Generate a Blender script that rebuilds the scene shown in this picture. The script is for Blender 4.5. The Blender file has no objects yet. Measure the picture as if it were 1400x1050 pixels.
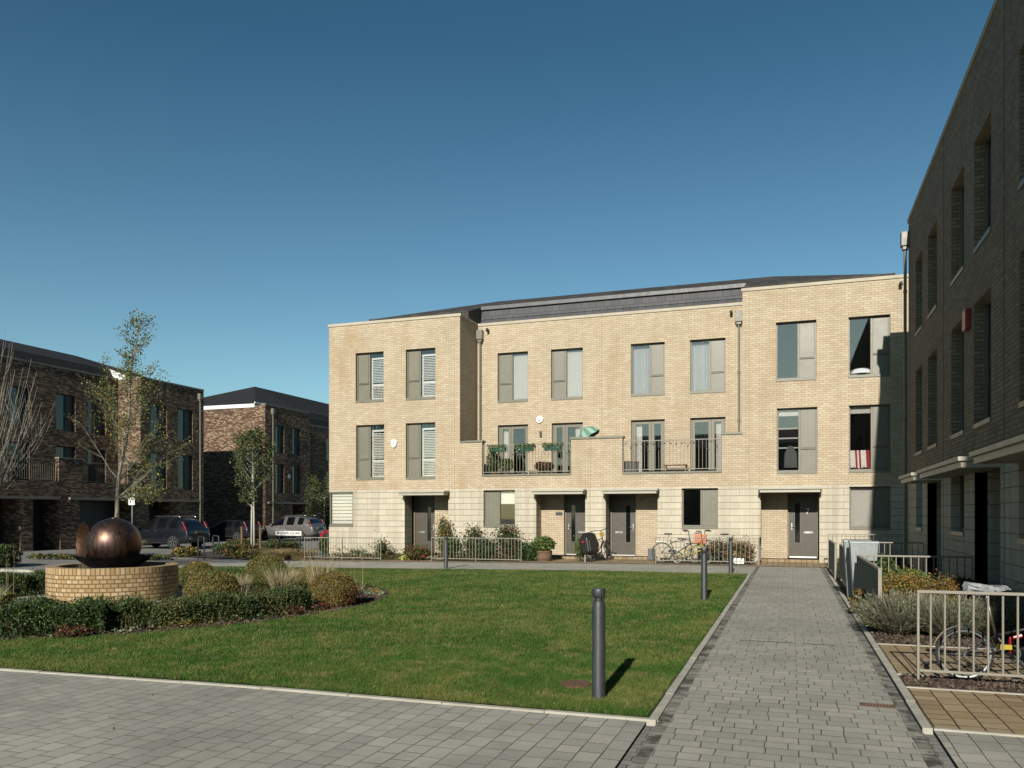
import bpy, math, random
import numpy as np
from mathutils import Vector, Matrix
R = math.radians
rnd = random.Random(7)
npr = np.random.default_rng(11)
scene = bpy.context.scene
col = scene.collection

# ------------------------------------------------------------------ helpers
def gz(x):                       # the ground falls gently to the left
    return -0.2 * min(1.0, max(0.0, (-5 - x) / 17.0))

def tag(o, label=None, cat=None, group=None, kind=None):
    if label: o['label'] = label
    if cat: o['category'] = cat
    if group: o['group'] = group
    if kind: o['kind'] = kind
    return o

def thing(name, label, cat, loc=(0, 0, 0), group=None):
    o = bpy.data.objects.new(name, None); col.objects.link(o)
    o.location = loc; o.empty_display_size = 0.2
    return tag(o, label, cat, group)

def chain_off(o):
    v = Vector((0, 0, 0))
    while o is not None:
        v += o.location; o = o.parent
    return v

def dup(o, parent=None):
    c = o.copy(); col.objects.link(c)
    if parent is not None: c.parent = parent
    for ch in list(o.children): dup(ch, c)
    return c

class MB:
    def __init__(s): s.v = []; s.f = []; s.m = []; s.uv = None
    def face(s, pts, m=0):
        b = len(s.v); s.v += [tuple(p) for p in pts]; s.f.append(tuple(range(b, b + len(pts)))); s.m.append(m)
    def box(s, x0, x1, y0, y1, z0, z1, m=0, M=None):
        b = len(s.v)
        p = [(x0, y0, z0), (x1, y0, z0), (x1, y1, z0), (x0, y1, z0), (x0, y0, z1), (x1, y0, z1), (x1, y1, z1), (x0, y1, z1)]
        if M is not None: p = [tuple(M @ Vector(q)) for q in p]
        s.v += p
        for q in ((0, 3, 2, 1), (4, 5, 6, 7), (0, 1, 5, 4), (1, 2, 6, 5), (2, 3, 7, 6), (3, 0, 4, 7)):
            s.f.append(tuple(b + i for i in q)); s.m.append(m)
    def fbox(s, P, u0, u1, z0, z1, d0, d1, m=0):
        b = len(s.v)
        s.v += [P(u0, z0, d0), P(u1, z0, d0), P(u1, z0, d1), P(u0, z0, d1), P(u0, z1, d0), P(u1, z1, d0), P(u1, z1, d1), P(u0, z1, d1)]
        for q in ((0, 3, 2, 1), (4, 5, 6, 7), (0, 1, 5, 4), (1, 2, 6, 5), (2, 3, 7, 6), (3, 0, 4, 7)):
            s.f.append(tuple(b + i for i in q)); s.m.append(m)
    def tube(s, pts, r, n=6, m=0, cap=True):
        pts = [Vector(p) for p in pts]; k = len(pts)
        rs = r if isinstance(r, (list, tuple)) else [r] * k
        b = len(s.v); ref = None
        for i, p in enumerate(pts):
            t = (pts[min(i + 1, k - 1)] - pts[max(i - 1, 0)])
            if t.length < 1e-9: t = Vector((0, 0, 1))
            t.normalize()
            if ref is None: ref = Vector((1, 0, 0)) if abs(t.x) < 0.8 else Vector((0, 1, 0))
            a = (ref - t * ref.dot(t))
            if a.length < 1e-6: a = t.orthogonal()
            a.normalize(); ref = a; c = t.cross(a)
            for j in range(n):
                an = 2 * math.pi * j / n
                s.v.append(tuple(p + (a * math.cos(an) + c * math.sin(an)) * rs[i]))
        for i in range(k - 1):
            for j in range(n):
                j2 = (j + 1) % n
                s.f.append((b + i * n + j, b + i * n + j2, b + (i + 1) * n + j2, b + (i + 1) * n + j)); s.m.append(m)
        if cap:
            s.f.append(tuple(b + j for j in range(n))[::-1]); s.m.append(m)
            s.f.append(tuple(b + (k - 1) * n + j for j in range(n))); s.m.append(m)
    def lathe(s, prof, c=(0, 0, 0), n=24, m=0, M=None, a0=0, a1=2 * math.pi):
        b = len(s.v); full = abs(a1 - a0 - 2 * math.pi) < 1e-6; nn = n if full else n + 1
        for (r, z) in prof:
            for j in range(nn):
                a = a0 + (a1 - a0) * j / n
                p = Vector((r * math.cos(a), r * math.sin(a), z))
                if M is not None: p = M @ p
                s.v.append(tuple(p + Vector(c)))
        for i in range(len(prof) - 1):
            for j in range(n):
                j2 = (j + 1) % nn
                s.f.append((b + i * nn + j, b + i * nn + j2, b + (i + 1) * nn + j2, b + (i + 1) * nn + j)); s.m.append(m)
    def prism(s, poly, axis, a, c, m=0):     # poly of 2-D points, extruded along axis from a to c
        def P(q, t):
            return (t, q[0], q[1]) if axis == 'x' else (q[0], t, q[1]) if axis == 'y' else (q[0], q[1], t)
        b = len(s.v); n = len(poly)
        s.v += [P(q, a) for q in poly] + [P(q, c) for q in poly]
        s.f.append(tuple(range(b, b + n))); s.m.append(m)
        s.f.append(tuple(range(b + n, b + 2 * n))[::-1]); s.m.append(m)
        for i in range(n):
            j = (i + 1) % n
            s.f.append((b + i, b + n + i, b + n + j, b + j)); s.m.append(m)
    def build(s, name, mats, parent=None, smooth=False, bevel=0, autos=None):
        off = chain_off(parent) if parent is not None else Vector((0, 0, 0))
        me = bpy.data.meshes.new(name)
        me.from_pydata([(x - off.x, y - off.y, z - off.z) for x, y, z in s.v], [], s.f)
        if not isinstance(mats, (list, tuple)): mats = [mats]
        for mt in mats: me.materials.append(mt)
        if len(mats) > 1: me.polygons.foreach_set('material_index', s.m)
        if smooth: me.polygons.foreach_set('use_smooth', [True] * len(s.f))
        if s.uv is not None:
            uvl = me.uv_layers.new(name='UVMap')
            for i, uv in enumerate(s.uv): uvl.data[i].uv = uv
        me.update()
        o = bpy.data.objects.new(name, me); col.objects.link(o)
        if parent is not None: o.parent = parent
        if bevel:
            bm = o.modifiers.new('Bevel', 'BEVEL'); bm.width = bevel; bm.segments = 2; bm.limit_method = 'ANGLE'
        if autos and smooth:
            try:
                me.set_sharp_from_angle(angle=R(autos))
            except Exception: pass
        return o

class Foliage:                       # many small quads: leaves and blades
    def __init__(s): s.V = []; s.M = []
    def leaves(s, P, size, mi=0, elong=1.7, up=0.25):
        P = np.asarray(P, float); n = len(P)
        if n == 0: return
        sz = size * npr.uniform(0.6, 1.3, (n, 1))
        a = npr.normal(size=(n, 3)); a[:, 2] += up; a /= np.linalg.norm(a, axis=1, keepdims=True)
        b = npr.normal(size=(n, 3)); b -= a * (a * b).sum(1, keepdims=True); b /= np.linalg.norm(b, axis=1, keepdims=True)
        L = a * sz * elong * 0.5; W = b * sz * 0.5
        q = np.stack([P - L, P + W, P + L, P - W], 1)
        s.V.append(q); s.M.append(mi if isinstance(mi, np.ndarray) else np.full(n, mi))
    def blades(s, P, h, w, lean=0.3, mi=0, bend=0.3, dirs=None):
        P = np.asarray(P, float); n = len(P)
        if n == 0: return
        h = np.asarray(h) * np.ones(n); w = np.asarray(w) * np.ones(n)
        an = npr.uniform(0, 2 * np.pi, n); D = np.stack([np.cos(an), np.sin(an), np.zeros(n)], 1)
        if dirs is not None: D = dirs
        wn = npr.uniform(0, 2 * np.pi, n); W = np.stack([np.cos(wn), np.sin(wn), np.zeros(n)], 1) * w[:, None] * 0.5
        ln = (lean * npr.uniform(0.2, 1.0, n))[:, None]; bd = (bend * npr.uniform(0.2, 1, n))[:, None]
        up = np.array([0, 0, 1.0]); H = h[:, None]
        m = P + up * H * 0.55 + D * H * ln * 0.5
        t = P + up * H * (1 - 0.25 * ln) + D * H * (ln + bd)
        mi = mi if isinstance(mi, np.ndarray) else np.full(n, mi)
        s.V.append(np.stack([P - W, P + W, m + W * 0.8, m - W * 0.8], 1)); s.M.append(mi)
        s.V.append(np.stack([m - W * 0.8, m + W * 0.8, t + W * 0.15, t - W * 0.15], 1)); s.M.append(mi)
    def single(s, P, h, w, lean=0.4, mi=0):
        P = np.asarray(P, float); n = len(P)
        an = npr.uniform(0, 2 * np.pi, n); D = np.stack([np.cos(an), np.sin(an), np.zeros(n)], 1)
        W = np.stack([-np.sin(an + 1), np.cos(an + 1), np.zeros(n)], 1) * np.asarray(w).reshape(-1, 1) * 0.5
        t = P + D * (np.asarray(h) * lean * npr.uniform(0, 1, n)).reshape(-1, 1); t[:, 2] += np.asarray(h)
        s.V.append(np.stack([P - W, P + W, t + W * 0.25, t - W * 0.25], 1)); s.M.append(mi if isinstance(mi, np.ndarray) else np.full(n, mi))
    def build(s, name, mats, parent=None):
        V = np.concatenate(s.V).reshape(-1, 3); mi = np.concatenate(s.M).astype(np.int32); nf = len(mi)
        if parent is not None: V = V - np.array(chain_off(parent))
        me = bpy.data.meshes.new(name)
        me.vertices.add(nf * 4); me.vertices.foreach_set('co', V.astype(np.float32).ravel())
        me.loops.add(nf * 4); me.loops.foreach_set('vertex_index', np.arange(nf * 4, dtype=np.int32))
        me.polygons.add(nf); me.polygons.foreach_set('loop_start', np.arange(nf, dtype=np.int32) * 4)
        try: me.polygons.foreach_set('loop_total', np.full(nf, 4, dtype=np.int32))
        except Exception: pass
        mats = mats if isinstance(mats, (list, tuple)) else [mats]
        for mt in mats: me.materials.append(mt)
        me.polygons.foreach_set('material_index', mi)
        me.update(calc_edges=True); me.validate()
        o = bpy.data.objects.new(name, me); col.objects.link(o)
        if parent is not None: o.parent = parent
        return o

# ------------------------------------------------------------------ materials
class NT:
    def __init__(s, name):
        s.m = bpy.data.materials.new(name); s.m.use_nodes = True; s.t = s.m.node_tree; s.t.nodes.clear()
        s.out = s.n('ShaderNodeOutputMaterial')
    def n(s, typ, **kw):
        x = s.t.nodes.new(typ)
        for k, v in kw.items():
            if hasattr(x, k): setattr(x, k, v)
        return x
    def l(s, a, b): s.t.links.new(a, b)
    def math(s, op, a, b=None, c=None):
        x = s.n('ShaderNodeMath', operation=op)
        for i, q in enumerate((a, b, c)):
            if q is None: continue
            if isinstance(q, (int, float)): x.inputs[i].default_value = q
            else: s.l(q, x.inputs[i])
        return x.outputs[0]
    def mixc(s, f, a, b, blend='MIX'):
        x = s.n('ShaderNodeMix', data_type='RGBA', blend_type=blend)
        for sock, q in ((x.inputs[0], f), (x.inputs[6], a), (x.inputs[7], b)):
            if isinstance(q, (int, float)): sock.default_value = q
            elif isinstance(q, (tuple, list)): sock.default_value = (*q[:3], 1)
            else: s.l(q, sock)
        return x.outputs[2]
    def noise(s, vec, scale, detail=3, rough=0.55, dist=0):
        x = s.n('ShaderNodeTexNoise'); x.inputs['Scale'].default_value = scale; x.inputs['Detail'].default_value = detail
        x.inputs['Roughness'].default_value = rough; x.inputs['Distortion'].default_value = dist
        if vec is not None: s.l(vec, x.inputs['Vector'])
        return x.outputs['Fac']
    def ramp(s, f, stops, interp='LINEAR'):
        x = s.n('ShaderNodeValToRGB'); x.color_ramp.interpolation = interp
        e = x.color_ramp.elements
        while len(e) < len(stops): e.new(0.5)
        for i, (p, c) in enumerate(stops):
            e[i].position = p; e[i].color = (c, c, c, 1) if isinstance(c, (int, float)) else (*c, 1)
        s.l(f, x.inputs[0]); return x.outputs[0]
    def maprange(s, f, a, b, c, d):
        x = s.n('ShaderNodeMapRange'); s.l(f, x.inputs[0])
        for i, q in enumerate((a, b, c, d)): x.inputs[i + 1].default_value = q
        return x.outputs[0]
    def bump(s, h, strength, dist=0.01):
        x = s.n('ShaderNodeBump'); x.inputs['Strength'].default_value = strength; x.inputs['Distance'].default_value = dist
        s.l(h, x.inputs['Height']); return x.outputs[0]
    def bsdf(s, colr, rough=0.8, metal=0.0, normal=None, spec=0.5, **kw):
        p = s.n('ShaderNodeBsdfPrincipled')
        for k, q in (('Base Color', colr), ('Roughness', rough), ('Metallic', metal), ('Specular IOR Level', spec)):
            if isinstance(q, (int, float)): p.inputs[k].default_value = q
            elif isinstance(q, (tuple, list)): p.inputs[k].default_value = (*q[:3], 1)
            else: s.l(q, p.inputs[k])
        if normal is not None: s.l(normal, p.inputs['Normal'])
        for k, v in kw.items():
            p.inputs[k.replace('_', ' ')].default_value = v
        s.l(p.outputs[0], s.out.inputs[0]); return p

AK = 0.55        # all matt albedos share one scale: the picture is exposed for strong sun
def plain(name, c, rough=0.6, metal=0.0, var=0.12, scale=6.0, bump=0.0, spec=0.5, bscale=60, **kw):
    t = NT(name); g = t.n('ShaderNodeNewGeometry')
    if metal < 0.5: c = tuple(q * (AK if max(c) < .7 else .78) for q in c)
    nz = t.noise(g.outputs['Position'], scale, 5, 0.6)
    f = t.maprange(nz, 0.3, 0.7, 1 - var, 1 + var)
    v = t.n('ShaderNodeVectorMath', operation='SCALE'); v.inputs[0].default_value = c; t.l(f, v.inputs['Scale'])
    nrm = None
    if bump: nrm = t.bump(t.noise(g.outputs['Position'], bscale, 4), bump, 0.01)
    rr = t.maprange(t.noise(g.outputs['Position'], scale * 2.3, 3), 0.3, 0.7, max(0.02, rough - 0.07), min(1, rough + 0.07))
    t.bsdf(v.outputs[0], rr, metal, nrm, spec, **kw)
    return t.m

def wallcoord(t):
    g = t.n('ShaderNodeNewGeometry'); sp = t.n('ShaderNodeSeparateXYZ'); t.l(g.outputs['Position'], sp.inputs[0])
    sn = t.n('ShaderNodeSeparateXYZ'); t.l(g.outputs['True Normal'], sn.inputs[0])
    k = t.math('GREATER_THAN', t.math('ABSOLUTE', sn.outputs[0]), t.math('ABSOLUTE', sn.outputs[1]))
    # u = x unless the face looks along x, then y
    u = t.math('ADD', t.math('MULTIPLY', sp.outputs[0], t.math('SUBTRACT', 1.0, k)), t.math('MULTIPLY', sp.outputs[1], k))
    cb = t.n('ShaderNodeCombineXYZ'); t.l(u, cb.inputs[0]); t.l(sp.outputs[2], cb.inputs[1])
    return g.outputs['Position'], cb.outputs[0], sp

def brickmat(name, pal, mortar, w=0.225, h=0.075, ms=0.006, bump=0.6, mode='wall', patch=0.12, rough=0.9, stain=None, offset=0.5, wob=0.0, weather=None, squash=1.0, sqf=2, soil=None, streak=0, hline=None, wscale=1.3):
    pal = [(p, tuple(q * AK for q in c)) for p, c in pal]; mortar = tuple(q * AK for q in mortar)
    if stain: stain = tuple(q * AK for q in stain)
    if soil: soil = tuple(q * AK for q in soil)
    t = NT(name)
    if mode == 'wall': pos, vec, sp = wallcoord(t)
    elif mode == 'uv':
        tc = t.n('ShaderNodeTexCoord'); vec = tc.outputs['UV']; g = t.n('ShaderNodeNewGeometry'); pos = g.outputs['Position']
    else:
        g = t.n('ShaderNodeNewGeometry'); pos = g.outputs['Position']
        mp = t.n('ShaderNodeMapping'); t.l(pos, mp.inputs[0])
        if mode == 'floorY': mp.inputs['Rotation'].default_value = (0, 0, R(90))
        mp.inputs['Location'].default_value = (100.03, 100.05, 0)
        vec = mp.outputs[0]
    if wob:
        nzc = t.n('ShaderNodeTexNoise'); nzc.inputs['Scale'].default_value = 2.2; t.l(pos, nzc.inputs['Vector'])
        vs = t.n('ShaderNodeVectorMath', operation='SCALE'); t.l(nzc.outputs['Color'], vs.inputs[0]); vs.inputs['Scale'].default_value = wob
        va = t.n('ShaderNodeVectorMath', operation='ADD'); t.l(vec, va.inputs[0]); t.l(vs.outputs[0], va.inputs[1]); vec = va.outputs[0]
    b = t.n('ShaderNodeTexBrick'); t.l(vec, b.inputs['Vector'])
    b.offset = offset; b.squash = squash; b.squash_frequency = sqf
    for k, v in (('Color1', (0, 0, 0, 1)), ('Color2', (1, 1, 1, 1)), ('Mortar', (0.5, 0.5, 0.5, 1)), ('Scale', 1.0), ('Mortar Size', ms), ('Mortar Smooth', 0.15), ('Brick Width', w), ('Row Height', h), ('Bias', 0.0)):
        b.inputs[k].default_value = v
    f = t.n('ShaderNodeSeparateColor'); t.l(b.outputs['Color'], f.inputs[0])
    nz = t.noise(pos, 14, 4, 0.7)
    fr = t.math('ADD', f.outputs[0], t.math('MULTIPLY', t.math('SUBTRACT', nz, 0.5), 0.35))
    c = t.ramp(fr, pal)
    big = t.noise(pos, 0.45, 4, 0.6)
    sc = t.maprange(big, 0.3, 0.7, 1 - patch, 1 + patch)
    v = t.n('ShaderNodeVectorMath', operation='SCALE'); t.l(c, v.inputs[0]); t.l(sc, v.inputs['Scale']); c = v.outputs[0]
    fine = t.noise(pos, 90, 3, 0.7)
    v = t.n('ShaderNodeVectorMath', operation='SCALE'); t.l(c, v.inputs[0]); t.l(t.maprange(fine, 0.3, 0.7, 0.88, 1.12), v.inputs['Scale']); c = v.outputs[0]
    if stain:
        mp2 = t.n('ShaderNodeMapping'); mp2.inputs['Scale'].default_value = (0.75, 0.75, 0.3); t.l(pos, mp2.inputs[0])
        s_ = t.ramp(t.noise(mp2.outputs[0], 1.1, 5, 0.65), [(0.56, 0.0), (0.72, 0.55)])
        c = t.mixc(s_, c, stain)
    mc = mortar
    if weather:       # dark moss and dirt that follows its own blotches
        wz = t.ramp(t.noise(pos, wscale, 6, 0.7), [(0.45 if wscale < 2 else 0.47, 0.0), (0.75 if wscale < 2 else 0.57, weather)])
        c = t.mixc(wz, c, (0.045, 0.044, 0.035))
        jn = t.ramp(t.noise(pos, 2.1, 5, 0.7), [(0.42, 0.0), (0.62, 1.0)])
        mc = t.mixc(jn, mortar, tuple(q * 0.25 for q in mortar))
    if streak:        # rain streaks running down the wall
        mp3 = t.n('ShaderNodeMapping'); mp3.inputs['Scale'].default_value = (5, 5, 0.22); t.l(pos, mp3.inputs[0])
        k3 = t.maprange(t.noise(mp3.outputs[0], 1.0, 4, 0.6), 0.35, 0.65, 1 - streak, 1 + streak * .6)
        v = t.n('ShaderNodeVectorMath', operation='SCALE'); t.l(c, v.inputs[0]); t.l(k3, v.inputs['Scale']); c = v.outputs[0]
    if soil:          # splash soiling low down on walls
        spz = t.n('ShaderNodeSeparateXYZ'); t.l(pos, spz.inputs[0])
        hz = t.maprange(spz.outputs[2], -0.1, 0.7, 0.6, 0.0)
        c = t.mixc(t.math('MULTIPLY', hz, t.ramp(t.noise(pos, 3, 5), [(0.35, 0.0), (0.65, 1.0)])), c, soil)
    c = t.mixc(b.outputs['Fac'], c, mc)
    if hline:
        fz = t.math('FRACT', t.math('DIVIDE', sp.outputs[2], hline[0]))
        hm = t.math('LESS_THAN', t.math('ABSOLUTE', t.math('SUBTRACT', fz, 0.0)), hline[1] / hline[0])
        c = t.mixc(t.math('MULTIPLY', hm, t.maprange(t.noise(pos, 2.0, 3), .3, .6, .45, 1.0)), c, tuple(q * AK for q in hline[2]))
    hh = t.math('ADD', t.math('SUBTRACT', 1.0, b.outputs['Fac']), t.math('MULTIPLY', fine, 0.35))
    hh = t.math('ADD', hh, t.math('MULTIPLY', f.outputs[0], 0.35))
    t.bsdf(c, rough, 0, t.bump(hh, bump, 0.012), 0.25)
    return t.m

M = {}
BRK = [(0.0, (0.575, 0.465, 0.322)), (0.35, (0.61, 0.505, 0.355)), (0.7, (0.64, 0.535, 0.382)), (1.0, (0.68, 0.585, 0.435))]
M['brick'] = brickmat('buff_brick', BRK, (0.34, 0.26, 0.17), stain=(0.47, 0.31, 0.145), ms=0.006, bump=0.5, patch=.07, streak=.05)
M['brick_shade'] = brickmat('buff_brick_shade_tone', [(0.0, (0.31, 0.235, 0.16)), (0.5, (0.37, 0.285, 0.195)), (1.0, (0.44, 0.35, 0.25))], (0.17, 0.145, 0.11), ms=0.008, bump=0.8, streak=.08)  # same buff brick, darkened: the right terrace's shade is put into its colour
M['stone'] = brickmat('cream_stone', [(0, (0.61, 0.55, 0.43)), (0.5, (0.645, 0.585, 0.46)), (1, (0.68, 0.62, 0.49))], (0.44, 0.385, 0.29), w=0.66, h=0.2255, ms=0.005, bump=0.9, patch=0.08, soil=(0.40, 0.33, 0.2), streak=.14, hline=(0.2255, 0.011, (0.20, 0.165, 0.115)))
M['dbrick'] = brickmat('brown_multi_brick', [(0, (0.085, 0.048, 0.032)), (0.3, (0.16, 0.088, 0.054)), (0.55, (0.25, 0.155, 0.097)), (0.8, (0.38, 0.27, 0.175)), (1.0, (0.5, 0.39, 0.275))], (0.12, 0.09, 0.07), bump=1.0, ms=0.008, patch=0.2)
M['plinth'] = brickmat('plinth_brick', [(0, (0.42, 0.28, 0.13)), (0.5, (0.52, 0.37, 0.19)), (1, (0.62, 0.49, 0.30))], (0.20, 0.12, 0.055), w=0.125, h=0.079, ms=0.009, mode='uv', bump=0.8, patch=0.15)
M['soldier'] = brickmat('soldier_brick', [(0, (0.42, 0.28, 0.13)), (0.5, (0.52, 0.37, 0.19)), (1, (0.62, 0.49, 0.30))], (0.20, 0.12, 0.055), w=0.0835, h=0.3, ms=0.009, mode='uv', bump=0.8, offset=0)
GP = [(0, (0.39, 0.382, 0.335)), (0.3, (0.425, 0.416, 0.362)), (0.75, (0.455, 0.443, 0.383)), (1, (0.50, 0.484, 0.413))]
M['path'] = brickmat('grey_block_paving', GP, (0.20, 0.19, 0.16), w=0.22, h=0.155, ms=0.0045, mode='floorX', bump=0.6, patch=0.14, wob=0.035, weather=0.26, squash=0.72, sqf=3)
M['pave'] = brickmat('grey_paving_columns', GP, (0.19, 0.18, 0.15), w=0.235, h=0.165, ms=0.0045, mode='floorY', bump=0.6, patch=0.16, wob=0.02, weather=0.32, squash=0.75, sqf=3)
M['pave2'] = brickmat('grey_pavement', GP, (0.10, 0.095, 0.08), w=0.4, h=0.2, ms=0.004, mode='floorX', bump=0.3, patch=0.15, weather=0.15)
M['road'] = brickmat('road_block_paving', [(0, (0.24, 0.24, 0.22)), (1, (0.34, 0.33, 0.30))], (0.12, 0.11, 0.1), w=0.2, h=0.1, ms=0.004, mode='floorX', bump=0.2, patch=0.15, weather=0.12)
M['setts'] = brickmat('dark_setts', [(0, (0.24, 0.238, 0.21)), (0.4, (0.31, 0.305, 0.27)), (1, (0.38, 0.37, 0.32))], (0.05, 0.046, 0.036), w=0.165, h=0.5, ms=0.006, mode='floorY', bump=0.5, wob=0.01, weather=0.92, offset=0, wscale=3.4)
M['ypave'] = brickmat('buff_block_paving', [(0, (0.33, 0.235, 0.13)), (0.5, (0.42, 0.31, 0.175)), (1, (0.48, 0.375, 0.235))], (0.10, 0.075, 0.04), w=0.25, h=0.178, ms=0.007, mode='floorY', bump=0.5, wob=0.02, weather=0.3, squash=0.7, sqf=2)
M['kerb'] = plain('kerb_concrete', (0.49, 0.47, 0.395), 0.9, var=0.22, scale=3, bump=0.4)
M['coping'] = plain('cast_stone', (0.56, 0.50, 0.38), 0.8, var=0.1, scale=2, bump=0.15)
M['canopy'] = plain('canopy_powder_coat', (0.50, 0.47, 0.375), 0.45, var=0.07, scale=3)
M['olive'] = plain('olive_grey_frame', (0.20, 0.188, 0.138), 0.45, var=0.05, scale=3)
M['olive2'] = plain('olive_grey_panel', (0.215, 0.205, 0.152), 0.42, var=0.06, scale=2)
M['rail'] = plain('railing_powder_coat', (0.315, 0.293, 0.235), 0.5, var=0.07, scale=5)
M['darkframe'] = plain('dark_frame', (0.035, 0.036, 0.036), 0.5)
M['door'] = plain('door_brown_grey', (0.095, 0.080, 0.058), 0.45, var=0.08, scale=3)
M['steel'] = plain('brushed_steel', (0.6, 0.6, 0.58), 0.3, 1.0)
M['white'] = plain('white_paint', (0.78, 0.78, 0.74), 0.4, var=0.03)
M['black'] = plain('black_plastic', (0.015, 0.015, 0.016), 0.45, var=0.2)
M['rubber'] = plain('tyre_rubber', (0.02, 0.02, 0.02), 0.85)
M['bollard'] = plain('bollard_graphite', (0.042, 0.046, 0.052), 0.5, var=0.18, scale=9)
M['galv'] = plain('galvanised_steel', (0.25, 0.275, 0.28), 0.5, 0.8, var=0.12, scale=14)
M['soil'] = plain('dark_mulch', (0.05, 0.034, 0.022), 0.95, var=0.5, scale=30, bump=1.0, bscale=45)
M['slate2'] = plain('dark_slate', (0.028, 0.028, 0.03), 0.8, var=.25, scale=3, bump=.5, bscale=8, spec=.2)
M['gutter'] = plain('brown_metal_trim', (0.27, 0.24, 0.185), 0.6)
M['lead'] = plain('lead_flashing', (0.11, 0.112, 0.116), 0.5, var=0.2, scale=4)
M['fascia'] = plain('white_fascia', (0.72, 0.72, 0.70), 0.5)
M['slate'] = brickmat('slate_tiles', [(0, (0.075, 0.077, 0.083)), (0.5, (0.085, 0.087, 0.095)), (1, (0.10, 0.10, 0.108))], (0.05, 0.05, 0.054), w=0.30, h=0.36, ms=0.008, bump=0.6, rough=0.6)
M['rooft'] = brickmat('grey_brown_roof_tiles', [(0, (0.05, 0.046, 0.04)), (0.5, (0.07, 0.064, 0.055)), (1, (0.10, 0.092, 0.08))], (0.02, 0.02, 0.02), w=0.3, h=0.12, ms=0.008, bump=0.8, rough=0.75)
M['curtain'] = plain('blue_curtain', (0.60, 0.62, 0.65), 0.9, var=0.04)
M['roller'] = plain('pale_roller_blind', (0.69, 0.68, 0.64), 0.9, var=0.03)
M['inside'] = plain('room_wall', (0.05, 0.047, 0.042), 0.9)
M['towel'] = plain('white_cotton', (0.7, 0.68, 0.66), 0.95)
M['red'] = plain('red_paint', (0.42, 0.02, 0.025), 0.35)
M['redcloth'] = plain('red_cotton', (0.45, 0.03, 0.05), 0.9)
M['wood'] = plain('weathered_wood', (0.20, 0.125, 0.07), 0.85, var=0.3, scale=12, bump=0.4)
M['rust'] = plain('rusty_iron', (0.14, 0.065, 0.035), 0.9, var=0.4, scale=20, bump=0.5)
M['bark'] = plain('grey_bark', (0.30, 0.27, 0.21), 0.9, var=0.3, scale=20, bump=0.5)
M['bark2'] = plain('pale_bark', (0.62, 0.58, 0.50), 0.85, var=0.25, scale=14)
M['joint'] = plain('joint_sealant', (0.36, 0.28, 0.18), .9)
M['twig'] = plain('pale_twigs', (0.33, 0.30, 0.24), 0.9, var=0.25, scale=9)
M['stone_chip'] = plain('dark_pebbles', (0.06, 0.055, 0.05), 0.8, var=0.6, scale=40, bump=1.0, bscale=40)

def glassmat(name, tint=(0.95, 0.93, 0.93), base=0.06, tr=(0.90, 0.90, 0.885)):
    t = NT(name)
    fr = t.n('ShaderNodeFresnel'); fr.inputs[0].default_value = 1.5
    f = t.math('ADD', fr.outputs[0], base)
    tb = t.n('ShaderNodeBsdfTransparent'); tb.inputs[0].default_value = (*tr, 1)
    gb = t.n('ShaderNodeBsdfGlossy'); gb.inputs['Roughness'].default_value = 0.02; gb.inputs[0].default_value = (*tint, 1)
    g = t.n('ShaderNodeNewGeometry')
    mx = t.n('ShaderNodeMixShader'); t.l(f, mx.inputs[0]); t.l(tb.outputs[0], mx.inputs[1]); t.l(gb.outputs[0], mx.inputs[2])
    t.l(mx.outputs[0], t.out.inputs[0]); return t.m
M['glass'] = glassmat('window_glass')
M['dglass'] = plain('dark_glazing', (0.008, 0.010, 0.012), 0.05, var=0.1, spec=0.9)
M['carglass'] = plain('car_glass', (0.006, 0.007, 0.008), 0.06, spec=0.7)

def leafmat(name, c, var=0.3, trans=0.25, rough=0.6):
    t = NT(name); g = t.n('ShaderNodeNewGeometry'); c = tuple(q * .66 for q in c)
    nz = t.noise(g.outputs['Position'], 25, 2)
    ob = g.outputs['Random Per Island']
    f = t.math('ADD', t.maprange(nz, 0.3, 0.7, 1 - var * 0.5, 1 + var * 0.5), t.maprange(ob, 0, 1, -var, var))
    v = t.n('ShaderNodeVectorMath', operation='SCALE'); v.inputs[0].default_value = c; t.l(f, v.inputs['Scale'])
    p = t.bsdf(v.outputs[0], rough, 0, None, 0.3)
    tl = t.n('ShaderNodeBsdfTranslucent'); t.l(v.outputs[0], tl.inputs[0])
    mx = t.n('ShaderNodeMixShader'); mx.inputs[0].default_value = trans
    t.l(p.outputs[0], mx.inputs[1]); t.l(tl.outputs[0], mx.inputs[2]); t.l(mx.outputs[0], t.out.inputs[0]); return t.m
M['lf_dark'] = leafmat('leaf_dark_green', (0.035, 0.062, 0.018))
M['lf_mid'] = leafmat('leaf_mid_green', (0.065, 0.115, 0.028))
M['lf_lite'] = leafmat('leaf_light_green', (0.13, 0.20, 0.045))
M['lf_olive'] = leafmat('leaf_olive', (0.16, 0.15, 0.05))
M['lf_gold'] = leafmat('leaf_gold_olive', (0.32, 0.22, 0.055))
M['lf_orange'] = leafmat('leaf_orange', (0.36, 0.17, 0.035))
M['lf_rust'] = leafmat('leaf_rust', (0.19, 0.075, 0.03))
M['lf_plum'] = leafmat('leaf_plum', (0.10, 0.02, 0.035))
M['lf_grey'] = leafmat('leaf_grey_green', (0.30, 0.35, 0.22))
M['lf_lav'] = leafmat('leaf_lavender_stem', (0.22, 0.20, 0.15))
M['straw'] = leafmat('straw_blade', (0.42, 0.32, 0.16))
M['straw2'] = leafmat('pale_straw_blade', (0.55, 0.48, 0.32))
M['fl_red'] = leafmat('petal_red', (0.5, 0.03, 0.03)); M['fl_yel'] = leafmat('petal_yellow', (0.75, 0.5, 0.03)); M['fl_white'] = leafmat('petal_white', (0.8, 0.8, 0.75)); M['fl_pink'] = leafmat('petal_pink', (0.6, 0.2, 0.3))

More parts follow.
